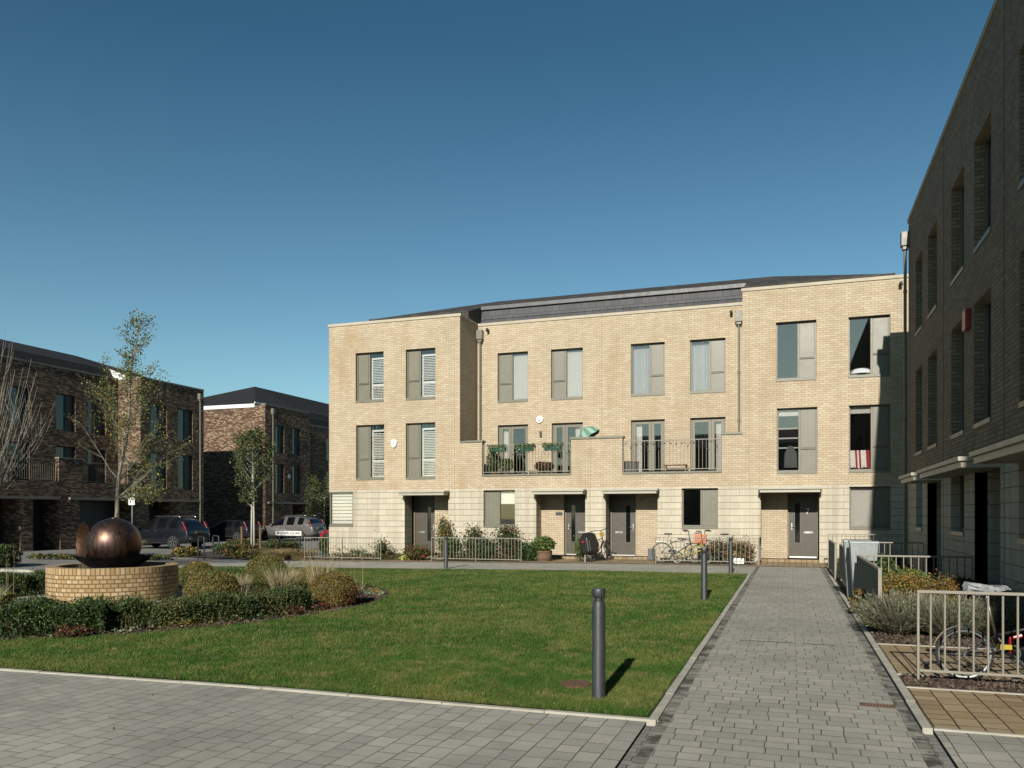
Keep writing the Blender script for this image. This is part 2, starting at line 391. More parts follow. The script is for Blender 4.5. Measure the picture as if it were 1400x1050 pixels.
def lawnmat(name, blade):
    t = NT(name); g = t.n('ShaderNodeNewGeometry'); pos = g.outputs['Position']
    mp = t.n('ShaderNodeMapping'); mp.inputs['Scale'].default_value = (1, 1, 0); t.l(pos, mp.inputs[0]); p2 = mp.outputs[0]
    a = t.noise(p2, 0.55, 5, 0.65, 0.4); b = t.noise(p2, 2.8, 5, 0.7); c3 = t.noise(p2, 14, 3, 0.7)
    c = t.ramp(a, [(0.30, (0.030, 0.082, 0.011)), (0.48, (0.056, 0.110, 0.018)), (0.63, (0.118, 0.142, 0.034))])
    dry = t.ramp(b, [(0.48, 0.0), (0.66, 0.8)]); c = t.mixc(dry, c, (0.190, 0.172, 0.062))
    dk = t.ramp(c3, [(0.3, 0.5), (0.5, 0.0)]); c = t.mixc(dk, c, (0.022, 0.058, 0.010))
    if blade:
        f = t.maprange(g.outputs['Random Per Island'], 0, 1, 0.72, 1.4)
        v = t.n('ShaderNodeVectorMath', operation='SCALE'); t.l(c, v.inputs[0]); t.l(f, v.inputs['Scale']); c = v.outputs[0]
        p = t.bsdf(c, 0.65, 0, None, 0.2)
        tl = t.n('ShaderNodeBsdfTranslucent'); t.l(c, tl.inputs[0]); mx = t.n('ShaderNodeMixShader'); mx.inputs[0].default_value = 0.3
        t.l(p.outputs[0], mx.inputs[1]); t.l(tl.outputs[0], mx.inputs[2]); t.l(mx.outputs[0], t.out.inputs[0])
    else:
        v = t.n('ShaderNodeVectorMath', operation='SCALE'); t.l(c, v.inputs[0]); v.inputs['Scale'].default_value = 0.75
        t.bsdf(v.outputs[0], 0.95, 0, t.bump(t.noise(p2, 60, 4, 0.8), 1.0, 0.03), 0.1)
    return t.m
M['lawn'] = lawnmat('lawn_turf', False); M['blade'] = lawnmat('lawn_blades', True)

def bronze():
    t = NT('patinated_bronze'); tc = t.n('ShaderNodeTexCoord')
    mp = t.n('ShaderNodeMapping'); mp.inputs['Scale'].default_value = (9, 9, 0.7); t.l(tc.outputs['Object'], mp.inputs[0])
    n1 = t.noise(mp.outputs[0], 2.0, 5, 0.7); n2 = t.noise(tc.outputs['Object'], 3.0, 4)
    c = t.ramp(n1, [(0.3, (0.050, 0.032, 0.030)), (0.5, (0.115, 0.068, 0.048)), (0.72, (0.18, 0.112, 0.072))])
    c = t.mixc(t.ramp(n2, [(0.45, 0.0), (0.7, 0.6)]), c, (0.06, 0.045, 0.07))
    t.bsdf(c, t.maprange(n1, 0.3, 0.7, 0.34, 0.50), 0.95, t.bump(n1, 0.12, 0.01)); return t.m
M['bronze'] = bronze()
M['petal'] = plain('ribbed_copper', (0.045, 0.021, 0.011), 0.5, 0.7, var=0.35, scale=14, bump=0.8, bscale=20)
M['bowl'] = plain('black_bronze', (0.012, 0.011, 0.012), 0.4, 0.3, var=0.4)
def paint(name, c, metal=0.5, rough=0.3): return plain(name, c, rough, metal, var=0.04, scale=2, Coat_Weight=0.8, Coat_Roughness=0.06)

# ------------------------------------------------------------------ ground
def sheet(name, x0, x1, y0, y1, dz, mt, step=1.5, kind='structure', parent=None):
    xs = sorted(set([x0, x1] + [x for x in (-5, -22) if x0 < x < x1] + list(np.arange(x0, x1, step))))
    ylo = y0 if callable(y0) else (lambda x: y0); yhi = y1 if callable(y1) else (lambda x: y1)
    mb = MB()
    for a, b in zip(xs[:-1], xs[1:]):
        if b - a < 1e-6: continue
        mb.face([(a, ylo(a), gz(a) + dz), (b, ylo(b), gz(b) + dz), (b, yhi(b), gz(b) + dz), (a, yhi(a), gz(a) + dz)])
    o = mb.build(name, mt, parent)
    if kind: tag(o, kind=kind)
    return o

sheet('ground', -400, 300, -200, 600, -0.03, M['road'], step=50)
sheet('foreground_paving', -30, -1.08, -8, 6.4, 0.0, M['pave'])
sheet('foreground_paving', 1.03, 12, -8, 6.9, 0.0, M['pave'])
sheet('footpath', -0.90, 0.84, -8, 26.2, 0.004, M['path'])
sheet('drainage_setts', -1.0, -0.90, -8, 26.2, -0.004, M['setts'])
sheet('drainage_setts', 0.84, 0.945, -8, 26.2, -0.004, M['setts'])
def lawn_top(x): return 22.6 if x > -18.9 else 22.6 - (-18.9 - x) * 3.2
sheet('lawn', -20.4, -1.075, 6.46, lawn_top, 0.02, M['lawn'], step=0.75)
sheet('pavement', -21.5, -1.0, lambda x: (22.6 if x > -18.9 else 22.6 - (-18.9 - x) * 3.2) + 0.0, 26.3, 0.0, M['pave2'], step=0.75)
sheet('pavement', -1.0, 12, 26.2, 26.4, 0.0, M['pave2'])
sheet('front_paving', -17.8, 3.6, 26.3, 28.7, 0.012, M['ypave'])
mb = MB()
def kerb(mb, x0, x1, y0, y1, top=0.03):
    n = max(1, int(max(x1 - x0, y1 - y0) / 0.914))
    for i in range(n):
        if x1 - x0 > y1 - y0:
            a = x0 + (x1 - x0) * i / n; b = x0 + (x1 - x0) * (i + 1) / n - 0.006
            z0, z1 = gz(a), gz(b); j = rnd.uniform(-.003, .003)
            mb.prism([(a, z0 - 0.1), (b, z1 - 0.1), (b, z1 + top + j), (a, z0 + top + j)], 'y', y0, y1)
        else:
            a = y0 + (y1 - y0) * i / n; b = y0 + (y1 - y0) * (i + 1) / n - 0.006; j = rnd.uniform(-.003, .003); k = rnd.uniform(-.003, .003)
            mb.box(x0 + k, x1 + k, a, b, gz(x0) - 0.1, gz(x0) + top + j)
kerb(mb, -20.4, -1.0, 6.395, 6.455, .016); kerb(mb, -1.075, -1.002, 6.455, 22.6, .018)
tag(mb.build('lawn_kerb', M['kerb'], bevel=0.004), kind='structure')
mb = MB(); kerb(mb, 0.952, 1.025, 6.84, 26.0, .016); kerb(mb, 1.03, 3.04, 6.85, 6.895, .014); kerb(mb, 1.03, 3.04, 8.40, 8.44, 0.016); kerb(mb, 1.03, 3.04, 9.08, 9.12, 0.016); kerb(mb, 1.03, 3.04, 11.08, 11.12, 0.02)
tag(mb.build('bed_kerb', M['kerb'], bevel=0.004), kind='structure')
sheet('buff_paving', 1.03, 3.04, 6.90, 8.40, 0.008, M['ypave']); sheet('buff_paving', 1.03, 3.04, 9.12, 11.08, 0.008, M['ypave'])
sheet('planting_bed', 1.03, 3.04, 8.44, 9.08, 0.0, M['soil']); sheet('planting_bed', 1.03, 3.04, 11.12, 26.0, 0.0, M['soil'])
sheet('planting_bed', -0.9 + 4.2, 4.5, 24.4, 28.7, 0.016, M['soil']); sheet('planting_bed', 1.1, 3.3, 26.4, 28.7, 0.02, M['soil'])
for a, b in ((-17.8, -14.5), (-12.3, -9.2), (-4.2, -1.15)): sheet('planting_bed', a, b, 26.75, 28.7, 0.022, M['soil'])
# wood chips in the strip by the near railing
fo = Foliage(); n = 2600
P = np.stack([npr.uniform(1.05, 3.0, n), npr.uniform(8.46, 9.07, n), npr.uniform(0.004, 0.02, n)], 1)
fo.leaves(P, 0.028, npr.integers(0, 3, n), elong=1.8, up=0.0)
n = 5200; P = np.stack([npr.uniform(1.04, 3.0, n), npr.uniform(11.14, 13.4, n), npr.uniform(0.004, 0.03, n)], 1); fo.leaves(P, 0.03, npr.integers(0, 3, n), elong=1.6, up=0.0)
n = 9000; a_ = npr.uniform(R(-100), R(30), n); q_ = npr.uniform(4.2, 5.38, n); P = np.stack([-12.67 + q_ * np.cos(a_), 12.55 + q_ * np.sin(a_), np.zeros(n)], 1); P[:, 2] = -.2 * np.clip((-5 - P[:, 0]) / 17, 0, 1) + npr.uniform(.026, .045, n); fo.leaves(P, 0.035, npr.integers(0, 3, n), elong=1.5, up=0.3)
tag(fo.build('bark_mulch', [M['soil'], plain('bark_chip_brown', (.10, .062, .04), .9, var=.4, scale=30), plain('bark_chip_grey', (.16, .115, .08), .9, var=.4, scale=30)]), 'dark bark chips spread over the planting beds', 'mulch', kind='stuff')
# lawn blades
n = 520000
r = 6.3 * (24.5 / 6.3) ** npr.uniform(0, 1, n); th = npr.uniform(R(-2), R(72), n)     # bearing left of +Y
X = -r * np.sin(th); Y = r * np.cos(th)
X = np.concatenate([X, npr.uniform(-4.6, -1.1, 60000), npr.uniform(-12, -1.1, 70000)]); Y = np.concatenate([Y, npr.uniform(6.47, 9.0, 60000), npr.uniform(6.47, 8.2, 70000)])
CX, CY = -12.67, 12.55
top = np.where(X > -18.9, 22.6, 22.6 - (-18.9 - X) * 3.2)
k = (X < -1.09) & (X > -20.4) & (Y > 6.465) & (Y < top) & (np.hypot(X - CX, Y - CY) > 5.33)
X, Y = X[k], Y[k]; rr = np.hypot(X, Y); Z = -0.2 * np.clip((-5 - X) / 17, 0, 1) + 0.015
fo = Foliage(); hh = npr.uniform(0.018, 0.042, len(X)) * (1 + 0.25 * np.sin(X * 3.1) * np.sin(Y * 2.3))
fo.single(np.stack([X, Y, Z], 1), hh, npr.uniform(0.003, 0.006, len(X)) * np.clip(rr / 7, 1, 2.6), 0.9)
k = npr.random(len(X)) < .004; Lp = np.stack([X[k], Y[k], Z[k] + .03], 1); tag_leaves = Lp[:420]
tag(fo.build('grass', M['blade']), 'short mown green grass of the lawn', 'grass', kind='stuff')
fo = Foliage(); fo.leaves(tag_leaves, .015, npr.integers(0, 3, len(tag_leaves)), 1.3, 2.0)
n = 110; P = np.stack([npr.uniform(-9, 2.5, n), npr.uniform(2.5, 24, n), np.full(n, .012)], 1); k = (P[:, 0] > -1) & (P[:, 0] < .95) | (P[:, 1] < 6.3); fo.leaves(P[k], .02, npr.integers(0, 3, k.sum()), 1.4, 3.0)
tag(fo.build('fallen_leaves', [M['straw'], M['lf_gold'], M['lf_rust']]), 'small fallen leaves scattered on the grass and paving', 'fallen leaves', kind='stuff')
# worn patch in the lawn, rusty cover in the path
def gpt(px, py, z=0):
    f, c, s = 1104, math.cos(R(19.04)), math.sin(R(19.04)); d = (1.65 - z) * f / (py - 702); u = (px - 700) / f
    return (-s * d + u * d * c, c * d + u * d * s)
mb = MB(); cx, cy = -1.93, 7.42
mb.lathe([(0.0, 0.045), (0.15, 0.046), (0.155, 0.03), (0.155, 0.0)], (cx, cy, 0), 28)
tag(mb.build('drain_cover', M['rust']), 'round rusty brown cover in the grass beside the near bollard', 'drain cover')
t_ = thing('drain_grate', 'rusty narrow iron grate set in the right edge of the grey footpath', 'drain grate', (0.73, 7.55, 0))
mb = MB(); mb.box(0.565, 0.585, 7.50, 7.60, 0.0, 0.012); mb.box(0.82, 0.838, 7.50, 7.60, 0.0, 0.012); mb.box(0.585, 0.82, 7.50, 7.512, 0.0, 0.012); mb.box(0.585, 0.82, 7.588, 7.60, 0.0, 0.012); mb.build('grate_frame', M['rust'], t_)
mb = MB()
for i in range(9): mb.box(0.592 + i * 0.0255, 0.608 + i * 0.0255, 7.512, 7.588, 0.0, 0.009)
mb.build('grate_bars', M['rust'], t_)
t_ = MB(); t_.box(-0.62, 0.02, 10.86, 10.875, 0.0, 0.009); t_.box(0.15, 0.52, 10.82, 10.835, 0.0, 0.009)
tag(t_.build('slot_drain', M['black']), 'thin dark slot drain crossing the middle of the footpath', 'drain')
# ------------------------------------------------------------------ buildings
def PY(y): return lambda u, z, d: (u, y + d, z)          # wall facing the camera (-Y); depth runs into the house
def PXl(x): return lambda u, z, d: (x + d, u, z)         # wall facing -X (right-hand terrace)
def PXr(x): return lambda u, z, d: (x - d, u, z)         # wall facing +X (left-hand terrace)

def wall(mb, P, u0, u1, z0, z1, ops=(), depth=0.12, m=0):
    ops = [(max(a, u0), min(b, u1), max(c, z0), min(d, z1)) for a, b, c, d in [o[:4] for o in ops] if b > u0 and a < u1 and d > z0 and c < z1]
    us = sorted({u0, u1} | {a for o in ops for a in o[:2]}); zs = sorted({z0, z1} | {a for o in ops for a in o[2:4]})
    for a, b in zip(us[:-1], us[1:]):
        for c, d in zip(zs[:-1], zs[1:]):
            if b - a < 1e-5 or d - c < 1e-5: continue
            mu, mz = (a + b) / 2, (c + d) / 2
            if any(o[0] < mu < o[1] and o[2] < mz < o[3] for o in ops): continue
            mb.face([P(a, c, 0), P(b, c, 0), P(b, d, 0), P(a, d, 0)], m)
    for (a, b, c, d) in ops:
        mb.face([P(a, c, 0), P(a, d, 0), P(a, d, depth), P(a, c, depth)], m); mb.face([P(b, c, 0), P(b, d, 0), P(b, d, depth), P(b, c, depth)], m)
        mb.face([P(a, d, 0), P(b, d, 0), P(b, d, depth), P(a, d, depth)], m)
        if c > z0 + 1e-4: mb.face([P(a, c, 0), P(b, c, 0), P(b, c, depth), P(a, c, depth)], m)

def window(house, P, u0, u1, z0, z1, side='L', inside=None, fm=None, pm=None, gm=None, dep=0.125, sill=True, frac=0.44, vent=True, label=None):
    fm = fm or M['olive']; pm = pm or M['olive2']; gm = gm or M['glass']
    w = MB(); e = 0.002; u0 += e; u1 -= e; z1 -= e; zb = z0 + (0.085 if sill else e)
    f = 0.045
    w.fbox(P, u0, u0 + f, zb, z1, dep, dep + 0.07); w.fbox(P, u1 - f, u1, zb, z1, dep, dep + 0.07)
    w.fbox(P, u0 + f, u1 - f, z1 - f, z1, dep, dep + 0.07); w.fbox(P, u0 + f, u1 - f, zb, zb + f, dep, dep + 0.07)
    if side in ('L', 'R'):
        um = u0 + (u1 - u0) * frac if side == 'L' else u1 - (u1 - u0) * frac
        w.fbox(P, um - 0.03, um + 0.03, zb + f, z1 - f, dep + 0.003, dep + 0.066)
        pa, pb = (u0 + f, um - 0.03) if side == 'L' else (um + 0.03, u1 - f)
        ga, gb = (um + 0.03, u1 - f) if side == 'L' else (u0 + f, um - 0.03)
    else:
        pa = None; ga, gb = u0 + f, u1 - f
    o = w.build('window', fm, house, bevel=0.004)
    if label: o['label'] = label
    if pa is not None:
        q = MB(); q.fbox(P, pa + .001, pb - .001, zb + f, z1 - f, dep + 0.025, dep + 0.05)
        if vent:
            zs = zb + (z1 - zb) * 0.37
            q.fbox(P, pa + 0.02, pb - 0.02, zs, z1 - f - 0.02, dep + 0.004, dep + 0.024)
            q.fbox(P, pa + 0.012, pb - 0.012, zs - 0.045, zs - 0.02, dep - 0.012, dep + 0.024)
        else:
            n = 5
            for i in range(n):
                a = pa + (pb - pa) * i / n; q.fbox(P, a + 0.004, a + (pb - pa) / n - 0.004, zb + f + .002, z1 - f - .002, dep + 0.016, dep + 0.0245)
        q.build('side_panel', pm, o, bevel=0.003)
    g = MB(); g.fbox(P, ga, gb, zb + f, z1 - f, dep + 0.045, dep + 0.052); g.build('pane', gm, o)
    if sill:
        s = MB(); s.fbox(P, u0, u1, z0 + 0.002, z0 + 0.083, -0.022, dep + 0.08); s.build('sill', pm, o, bevel=0.004)
    d0 = dep + 0.13
    if inside == 'shutter':
        s = MB(); a, b, c, d = ga + 0.01, gb + 0.04, zb + f - 0.02, z1 - f - 0.14
        for q in ((a, a + 0.05, c, d), (b - 0.05, b, c, d), (a + .05, b - .05, c, c + 0.09), (a + .05, b - .05, d - 0.07, d), (a + .05, b - .05, c + (d - c) * 0.33, c + (d - c) * 0.33 + 0.08)): s.fbox(P, q[0], q[1], q[2], q[3], d0, d0 + 0.03)
        n = int((d - c - .1) / 0.065); z = c + 0.12
        while z < d - 0.12:
            if not (c + (d - c) * 0.33 - 0.05 < z < c + (d - c) * 0.33 + 0.09):
                x0, x1 = a + 0.05, b - 0.05
                s.face([P(x0, z, d0 - 0.012), P(x1, z, d0 - 0.012), P(x1, z + 0.036, d0 + 0.035), P(x0, z + 0.036, d0 + 0.035)])
                s.face([P(x0, z + .007, d0 - 0.012), P(x1, z + .007, d0 - 0.012), P(x1, z + 0.043, d0 + 0.035), P(x0, z + 0.043, d0 + 0.035)])
            z += 0.065
        s.build('shutter', M['white'], o)
    elif inside in ('roller', 'rollerhalf', 'rollertop'):
        k = {'roller': 0.0, 'rollerhalf': 0.62, 'rollertop': 0.90}[inside]
        s = MB(); s.fbox(P, ga + 0.01, gb + 0.02, zb + f + (z1 - zb - 2 * f) * k, z1 - f, d0 - 0.03, d0 - 0.022); s.build('roller_blind', M['roller'] if inside != 'rollerhalf' else M['white'], o)
    elif inside == 'striped':
        s = MB(); n = 9
        for i in range(n):
            c = zb + f + (z1 - zb - 2 * f) * i / n; s.fbox(P, ga - 0.02, gb + 0.03, c, c + (z1 - zb) / n * 0.78, d0, d0 + 0.006)
        s.build('striped_blind', M['white'], o)
    elif inside in ('curtain', 'curtainL', 'curtainR'):
        s = MB(); n = 40
        a, b = (ga - 0.02, gb + 0.03) if inside == 'curtain' else (ga, ga + 0.28) if inside == 'curtainL' else (gb - 0.22, gb)
        pts = [(a + (b - a) * i / n, d0 + 0.05 + 0.028 * math.sin(i * 1.05 + 0.6 * math.sin(i * .4))) for i in range(n + 1)]
        for i in range(n):
            (p, q), (p2, q2) = pts[i], pts[i + 1]
            zz = [zb, (zb + z1) / 2, z1 - f]
            for j in range(2):
                k1, k2 = (1.12, 1.0) if j == 0 else (1.0, 0.9)
                s.face([P(p, zz[j], d0 + (q - d0) * k1), P(p2, zz[j], d0 + (q2 - d0) * k1), P(p2, zz[j + 1], d0 + (q2 - d0) * k2), P(p, zz[j + 1], d0 + (q - d0) * k2)])
        s.build('curtain', M['curtain'], o, smooth=True)
    return o

def french(house, P, u0, u1, z0, z1, narrow='L', inside=None, fm=None, gm=None):
    fm = fm or M['olive']; gm = gm or M['glass']; dep = 0.125; f = 0.05
    w = MB(); u0 += .002; u1 -= .002
    w.fbox(P, u0, u0 + f, z0, z1 - .002, dep, dep + 0.07); w.fbox(P, u1 - f, u1, z0, z1 - .002, dep, dep + 0.07); w.fbox(P, u0 + f, u1 - f, z1 - f, z1 - .002, dep, dep + 0.07)
    o = w.build('terrace_door', fm, house, bevel=0.004)
    k = 0.41 if narrow == 'L' else 0.59
    um = u0 + (u1 - u0) * k
    for (a, b) in ((u0 + f, um), (um, u1 - f)):
        L = MB(); e = 0.10 if b - a > 0.5 else 0.115; a += .003; b -= .003
        L.fbox(P, a, a + e, z0 + .01, z1 - f - .003, dep + .01, dep + .06); L.fbox(P, b - e, b, z0 + .01, z1 - f - .003, dep + .01, dep + .06)
        L.fbox(P, a + e, b - e, z1 - f - .11, z1 - f - .003, dep + .01, dep + .06); L.fbox(P, a + e, b - e, z0 + .01, z0 + .16, dep + .01, dep + .06)
        L.build('door_leaf', fm, o, bevel=0.004)
        g = MB(); g.fbox(P, a + e, b - e, z0 + .16, z1 - f - .11, dep + .03, dep + .04); g.build('pane', gm, o)
    h = MB(); h.tube([P(um - .05 if narrow == 'R' else um + .05, z0 + 1.02, dep - .04), P(um - .05 if narrow == 'R' else um + .05, z0 + 1.02, dep + .01)], .012); h.tube([P(um - .05 if narrow == 'R' else um + .05, z0 + 1.02, dep - .04), P(um - .16 if narrow == 'R' else um + .16, z0 + 1.02, dep - .04)], .01)
    h.build('handle', M['steel'], o)
    if inside:
        s = MB(); n = 16; a = u0 + .12; b = a + 0.26
        if inside == 'R': a = u1 - .36; b = u1 - .12
        for i in range(n):
            p, q = a + (b - a) * i / n, a + (b - a) * (i + 1) / n
            s.face([P(p, z0, .28 + .03 * math.sin(i * 1.5)), P(q, z0, .28 + .03 * math.sin(i * 1.5 + 1.5)), P(q, z1 - .1, .28 + .03 * math.sin(i * 1.5 + 1.5)), P(p, z1 - .1, .28 + .03 * math.sin(i * 1.5))])
        s.build('curtain', M['towel'], o, smooth=True)
    return o

def frontdoor(house, P, u0, u1, z0, z1, dep, glass='L', number=None):
    o_ = MB(); f = 0.055
    o_.fbox(P, u0, u0 + f, z0, z1, dep, dep + .09); o_.fbox(P, u1 - f, u1, z0, z1, dep, dep + .09); o_.fbox(P, u0 + f, u1 - f, z1 - f, z1, dep, dep + .09)
    d = MB(); a, b, c, e = u0 + f + .004, u1 - f - .004, z0 + .055, z1 - f - .004
    gw = .17
    ga = a + .17 if glass == 'L' else b - .17 - gw; gc, ge = z0 + .52, z0 + 1.88
    d.fbox(P, a, ga, c, e, dep + .03, dep + .075); d.fbox(P, ga + gw, b, c, e, dep + .03, dep + .075)
    d.fbox(P, ga, ga + gw, c, gc, dep + .03, dep + .075); d.fbox(P, ga, ga + gw, ge, e, dep + .03, dep + .075)
    door = d.build('door', M['door'], house, bevel=0.003)
    o_.build('door_frame', M['olive'], door, bevel=0.004)
    g = MB(); g.fbox(P, ga, ga + gw, gc, ge, dep + .05, dep + .06); g.build('door_glass', M['dglass'], door)
    g = MB()
    for q in ((ga - .012, ga, gc, ge), (ga + gw, ga + gw + .012, gc, ge), (ga - .012, ga + gw + .012, gc - .012, gc), (ga - .012, ga + gw + .012, ge, ge + .012)): g.fbox(P, *q, dep + .022, dep + .0298)
    g.build('glazing_trim', M['olive2'], door)
    t = MB(); t.fbox(P, a, b, z0 + .002, z0 + .053, dep - .03, dep + .075); t.build('threshold', M['white'], door)
    lp = MB(); lu = (ga + gw + b) / 2 if glass == 'L' else (a + ga) / 2
    lp.fbox(P, lu - .15, lu + .15, z0 + .84, z0 + .91, dep + .018, dep + .0298); lp.build('letter_plate', M['steel'], door, bevel=.004)
    h = MB(); hu = a + .07 if glass == 'L' else b - .07; s = 1 if glass == 'L' else -1
    h.fbox(P, hu - .02, hu + .02, z0 + .96, z0 + 1.2, dep + .02, dep + .0298); h.tube([P(hu, z0 + 1.07, dep + .02), P(hu, z0 + 1.07, dep - .03), P(hu + s * .12, z0 + 1.07, dep - .03)], .011); h.build('handle', M['steel'], door)
    if number:
        cu = bpy.data.curves.new('house_number', 'FONT'); cu.body = number; cu.size = .26; cu.extrude = .004; cu.align_x = 'CENTER'
        tmp = bpy.data.objects.new('tmp', cu); col.objects.link(tmp); dg = bpy.context.evaluated_depsgraph_get(); me = bpy.data.meshes.new_from_object(tmp.evaluated_get(dg)); bpy.data.objects.remove(tmp)
        me.materials.clear(); me.materials.append(M['white'])
        p = Vector(P(lu - .02, z0 + 1.52, dep + .02)); me.transform(Matrix.Translation(p - chain_off(door)) @ Matrix.Rotation(R(90), 4, 'X'))
        n_ = bpy.data.objects.new('house_number', me); col.objects.link(n_); n_.parent = door
    return door

def canopy(house, P, u0, u1, z=2.35, proj=.5, name='canopy'):
    c = MB(); c.fbox(P, u0 - .02, u1 + .02, z, z + .10, -proj, .0); c.fbox(P, u0 - .07, u1 + .07, z + .102, z + .17, -proj - .05, .0)
    c.fbox(P, u0 - .02, u1 + .02, z + .172, z + .215, -.06, .0)
    return c.build(name, M['canopy'], house, bevel=.006)

def downpipe(house, P, u, ztop, zbot, d=-.1, mt=None):
    mt = mt or M['olive']
    p = MB(); p.tube([P(u, ztop - .3, d), P(u, zbot, d)], .04, 10)
    for z in np.arange(zbot + .6, ztop - .5, 1.75): p.tube([P(u, z, d), P(u, z + .05, d)], .052, 10)
    o = p.build('downpipe', mt, house, smooth=True, autos=40)
    h = MB(); h.fbox(P, u - .13, u + .13, ztop - .38, ztop, d - .11, d + .1); h.fbox(P, u - .09, u + .09, ztop - .48, ztop - .38, d - .07, d + .07); h.build('hopper_head', mt, o, bevel=.01)

def overflow(house, P, u, z):
    p = MB(); p.tube([P(u, z, .0), P(u, z + .02, -.16), P(u + .01, z - .05, -.2)], .05, 10); p.build('overflow_pipe', M['black'], house, smooth=True)

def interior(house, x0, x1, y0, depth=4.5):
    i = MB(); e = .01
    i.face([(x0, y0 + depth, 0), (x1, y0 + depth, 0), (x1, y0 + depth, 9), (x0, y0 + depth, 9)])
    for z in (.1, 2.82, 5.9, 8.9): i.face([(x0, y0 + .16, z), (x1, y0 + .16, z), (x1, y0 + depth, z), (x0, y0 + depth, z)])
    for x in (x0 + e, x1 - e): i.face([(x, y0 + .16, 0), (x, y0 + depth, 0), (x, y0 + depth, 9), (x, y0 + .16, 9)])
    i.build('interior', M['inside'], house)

def cope(mb, P, u0, u1, z, d0=-.03, d1=.3, h=.11): mb.fbox(P, u0, u1, z, z + h, d0, d1)

ZB, ZT = 2.58, 9.24        # stone to brick line, foot of the parapet coping
F, G = 28.7, 30.55
PF, PG = PY(F), PY(G)
RW = [(6.10, 8.10), (2.98, 5.20), (1.11, 2.53)]
def house_base(name, label, x0, x1, grp='houses of the sunlit buff brick terrace'):
    return thing(name, label, 'house', ((x0 + x1) / 2, F, 0), grp)

# --- house 1 (left end, bay full height)
h = house_base('terraced_house', 'buff brick end house of the sunlit terrace with white slatted shutters in four windows', -17.8, -12.02)
UP = [(-16.57, -15.31, *RW[0]), (-14.33, -13.06, *RW[0]), (-16.55, -15.28, *RW[1]), (-14.33, -13.06, *RW[1])]
w = MB(); wall(w, PF, -17.8, -12.02, ZB, ZT, UP, .15)
wall(w, PXl(-17.8), F, F + 9.5, ZB, ZT)
wall(w, PXr(-12.02), F, G, 4.5, ZT); w.face([(-12.02, G, 2.6), (-12.02, G + 5, 2.6), (-12.02, G + 5, 9.2), (-12.02, G, 9.2)])
w.fbox(PF, -12.02, -11.11, 2.583, 4.36, 0.001, .25)
w.build('wall', M['brick'], h)
GO = [(-17.801, -16.68, *RW[2]), (-14.38, -12.51, -.3, 2.36)]
w = MB(); wall(w, PF, -17.8, -12.02, -.3, ZB, GO, .001)
w.fbox(PF, -17.8 + .001, -17.55, -.3, 1.108, .002, .2); wall(w, PXl(-17.8), F + .62, F + 9.5, -.3, ZB); w.face([(-17.8, F, -.3), (-17.8, F + .62, -.3), (-17.8, F + .62, 1.11), (-17.8, F, 1.11)]); w.face([(-17.8, F, 2.53), (-17.8, F + .62, 2.53), (-17.8, F + .62, ZB), (-17.8, F, ZB)])
for a in (-14.38, -12.51): w.face([(a, F, -.3), (a, F + .65, -.3), (a, F + .65, 2.36), (a, F, 2.36)])
w.build('stone_base', M['stone'], h)
w = MB(); w.face([PF(-13.38, -.3, .65), PF(-12.51, -.3, .65), PF(-12.51, 2.36, .65), PF(-13.38, 2.36, .65)]); w.face([PF(-13.38, -.3, .65), PF(-13.38, -.3, .82), PF(-13.38, 2.36, .82), PF(-13.38, 2.36, .65)])
w.build('porch_wall', M['brick'], h)
def porch(h, a, b, da, db):
    c = MB(); c.face([PF(a, 2.359, 0), PF(b, 2.359, 0), PF(b, 2.359, 1.0), PF(a, 2.359, 1.0)]); c.build('porch_ceiling', M['inside'], h); c = MB(); c.face([PF(da, -.2, .81), PF(db, -.2, .81), PF(db, .12, .81), PF(da, .12, .81)]); c.build('door_riser', M['inside'], h)
    s = MB(); s.fbox(PF, a, b, -.28, gz((a + b) / 2) + .1, .10, .81); s.build('doorstep', M['ypave'], h, bevel=.01)
porch(h, -14.38, -12.51, -14.38, -13.38)
for i, (a, b, c, d) in enumerate(UP): window(h, PF, a, b, c, d, 'L', 'shutter')
o = window(h, PF, -17.78, -16.68, RW[2][0], RW[2][1], None, 'striped', dep=.02)
o = MB(); o.box(-17.80, -17.72, F + .56, F + .62, 1.2, 2.52); o.box(-17.79, -17.75, F + .11, F + .56, 1.2, 1.26); o.box(-17.79, -17.75, F + .11, F + .56, 2.47, 2.52); o.build('corner_frame', M['olive'], h)
o = MB(); o.box(-17.785, -17.78, F + .11, F + .56, 1.26, 2.47); o.build('corner_pane', M['glass'], h)
frontdoor(h, PF, -14.375, -13.385, .02, 2.36, .80, 'R')
canopy(h, PF, -14.38, -12.51)
c = MB(); cope(c, PF, -17.84, -11.98, ZT); c.box(-12.27, -11.99, F + .31, G + .28, ZT, ZT + .11); c.box(-17.84, -17.5, F + .31, F + 9.5, ZT, ZT + .11); c.build('coping', M['coping'], h, bevel=.008)
c = MB(); c.fbox(PF, -12.02, -11.07, 4.362, 4.44, -.04, .29); c.build('parapet_coping', M['olive2'], h, bevel=.006)
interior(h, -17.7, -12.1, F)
r_ = MB()    # hipped roof behind the parapet
A_, B_, RG, RZ = (-16.4, 29.6, 9.65), (-16.4, 38.4, 9.65), (-12.4, 34.0, 11.15), 11.15
r_.face([A_, (-12.02, 29.6, 9.65), (-12.02, 34, 11.15), RG]); r_.face([A_, RG, B_]); r_.face([B_, RG, (-12.02, 34, 11.15), (-12.02, 38.4, 9.65)])
r_.box(-16.42, -12.02, 29.56, 29.6, 9.3, 9.66); r_.box(-16.44, -16.40, 29.56, 38.4, 9.3, 9.66)
r_.face([(-12.02, 29.6, 9.3), (-12.02, 31.0, 9.3), (-12.02, 31.0, 10.13), (-12.02, 29.6, 9.65)])
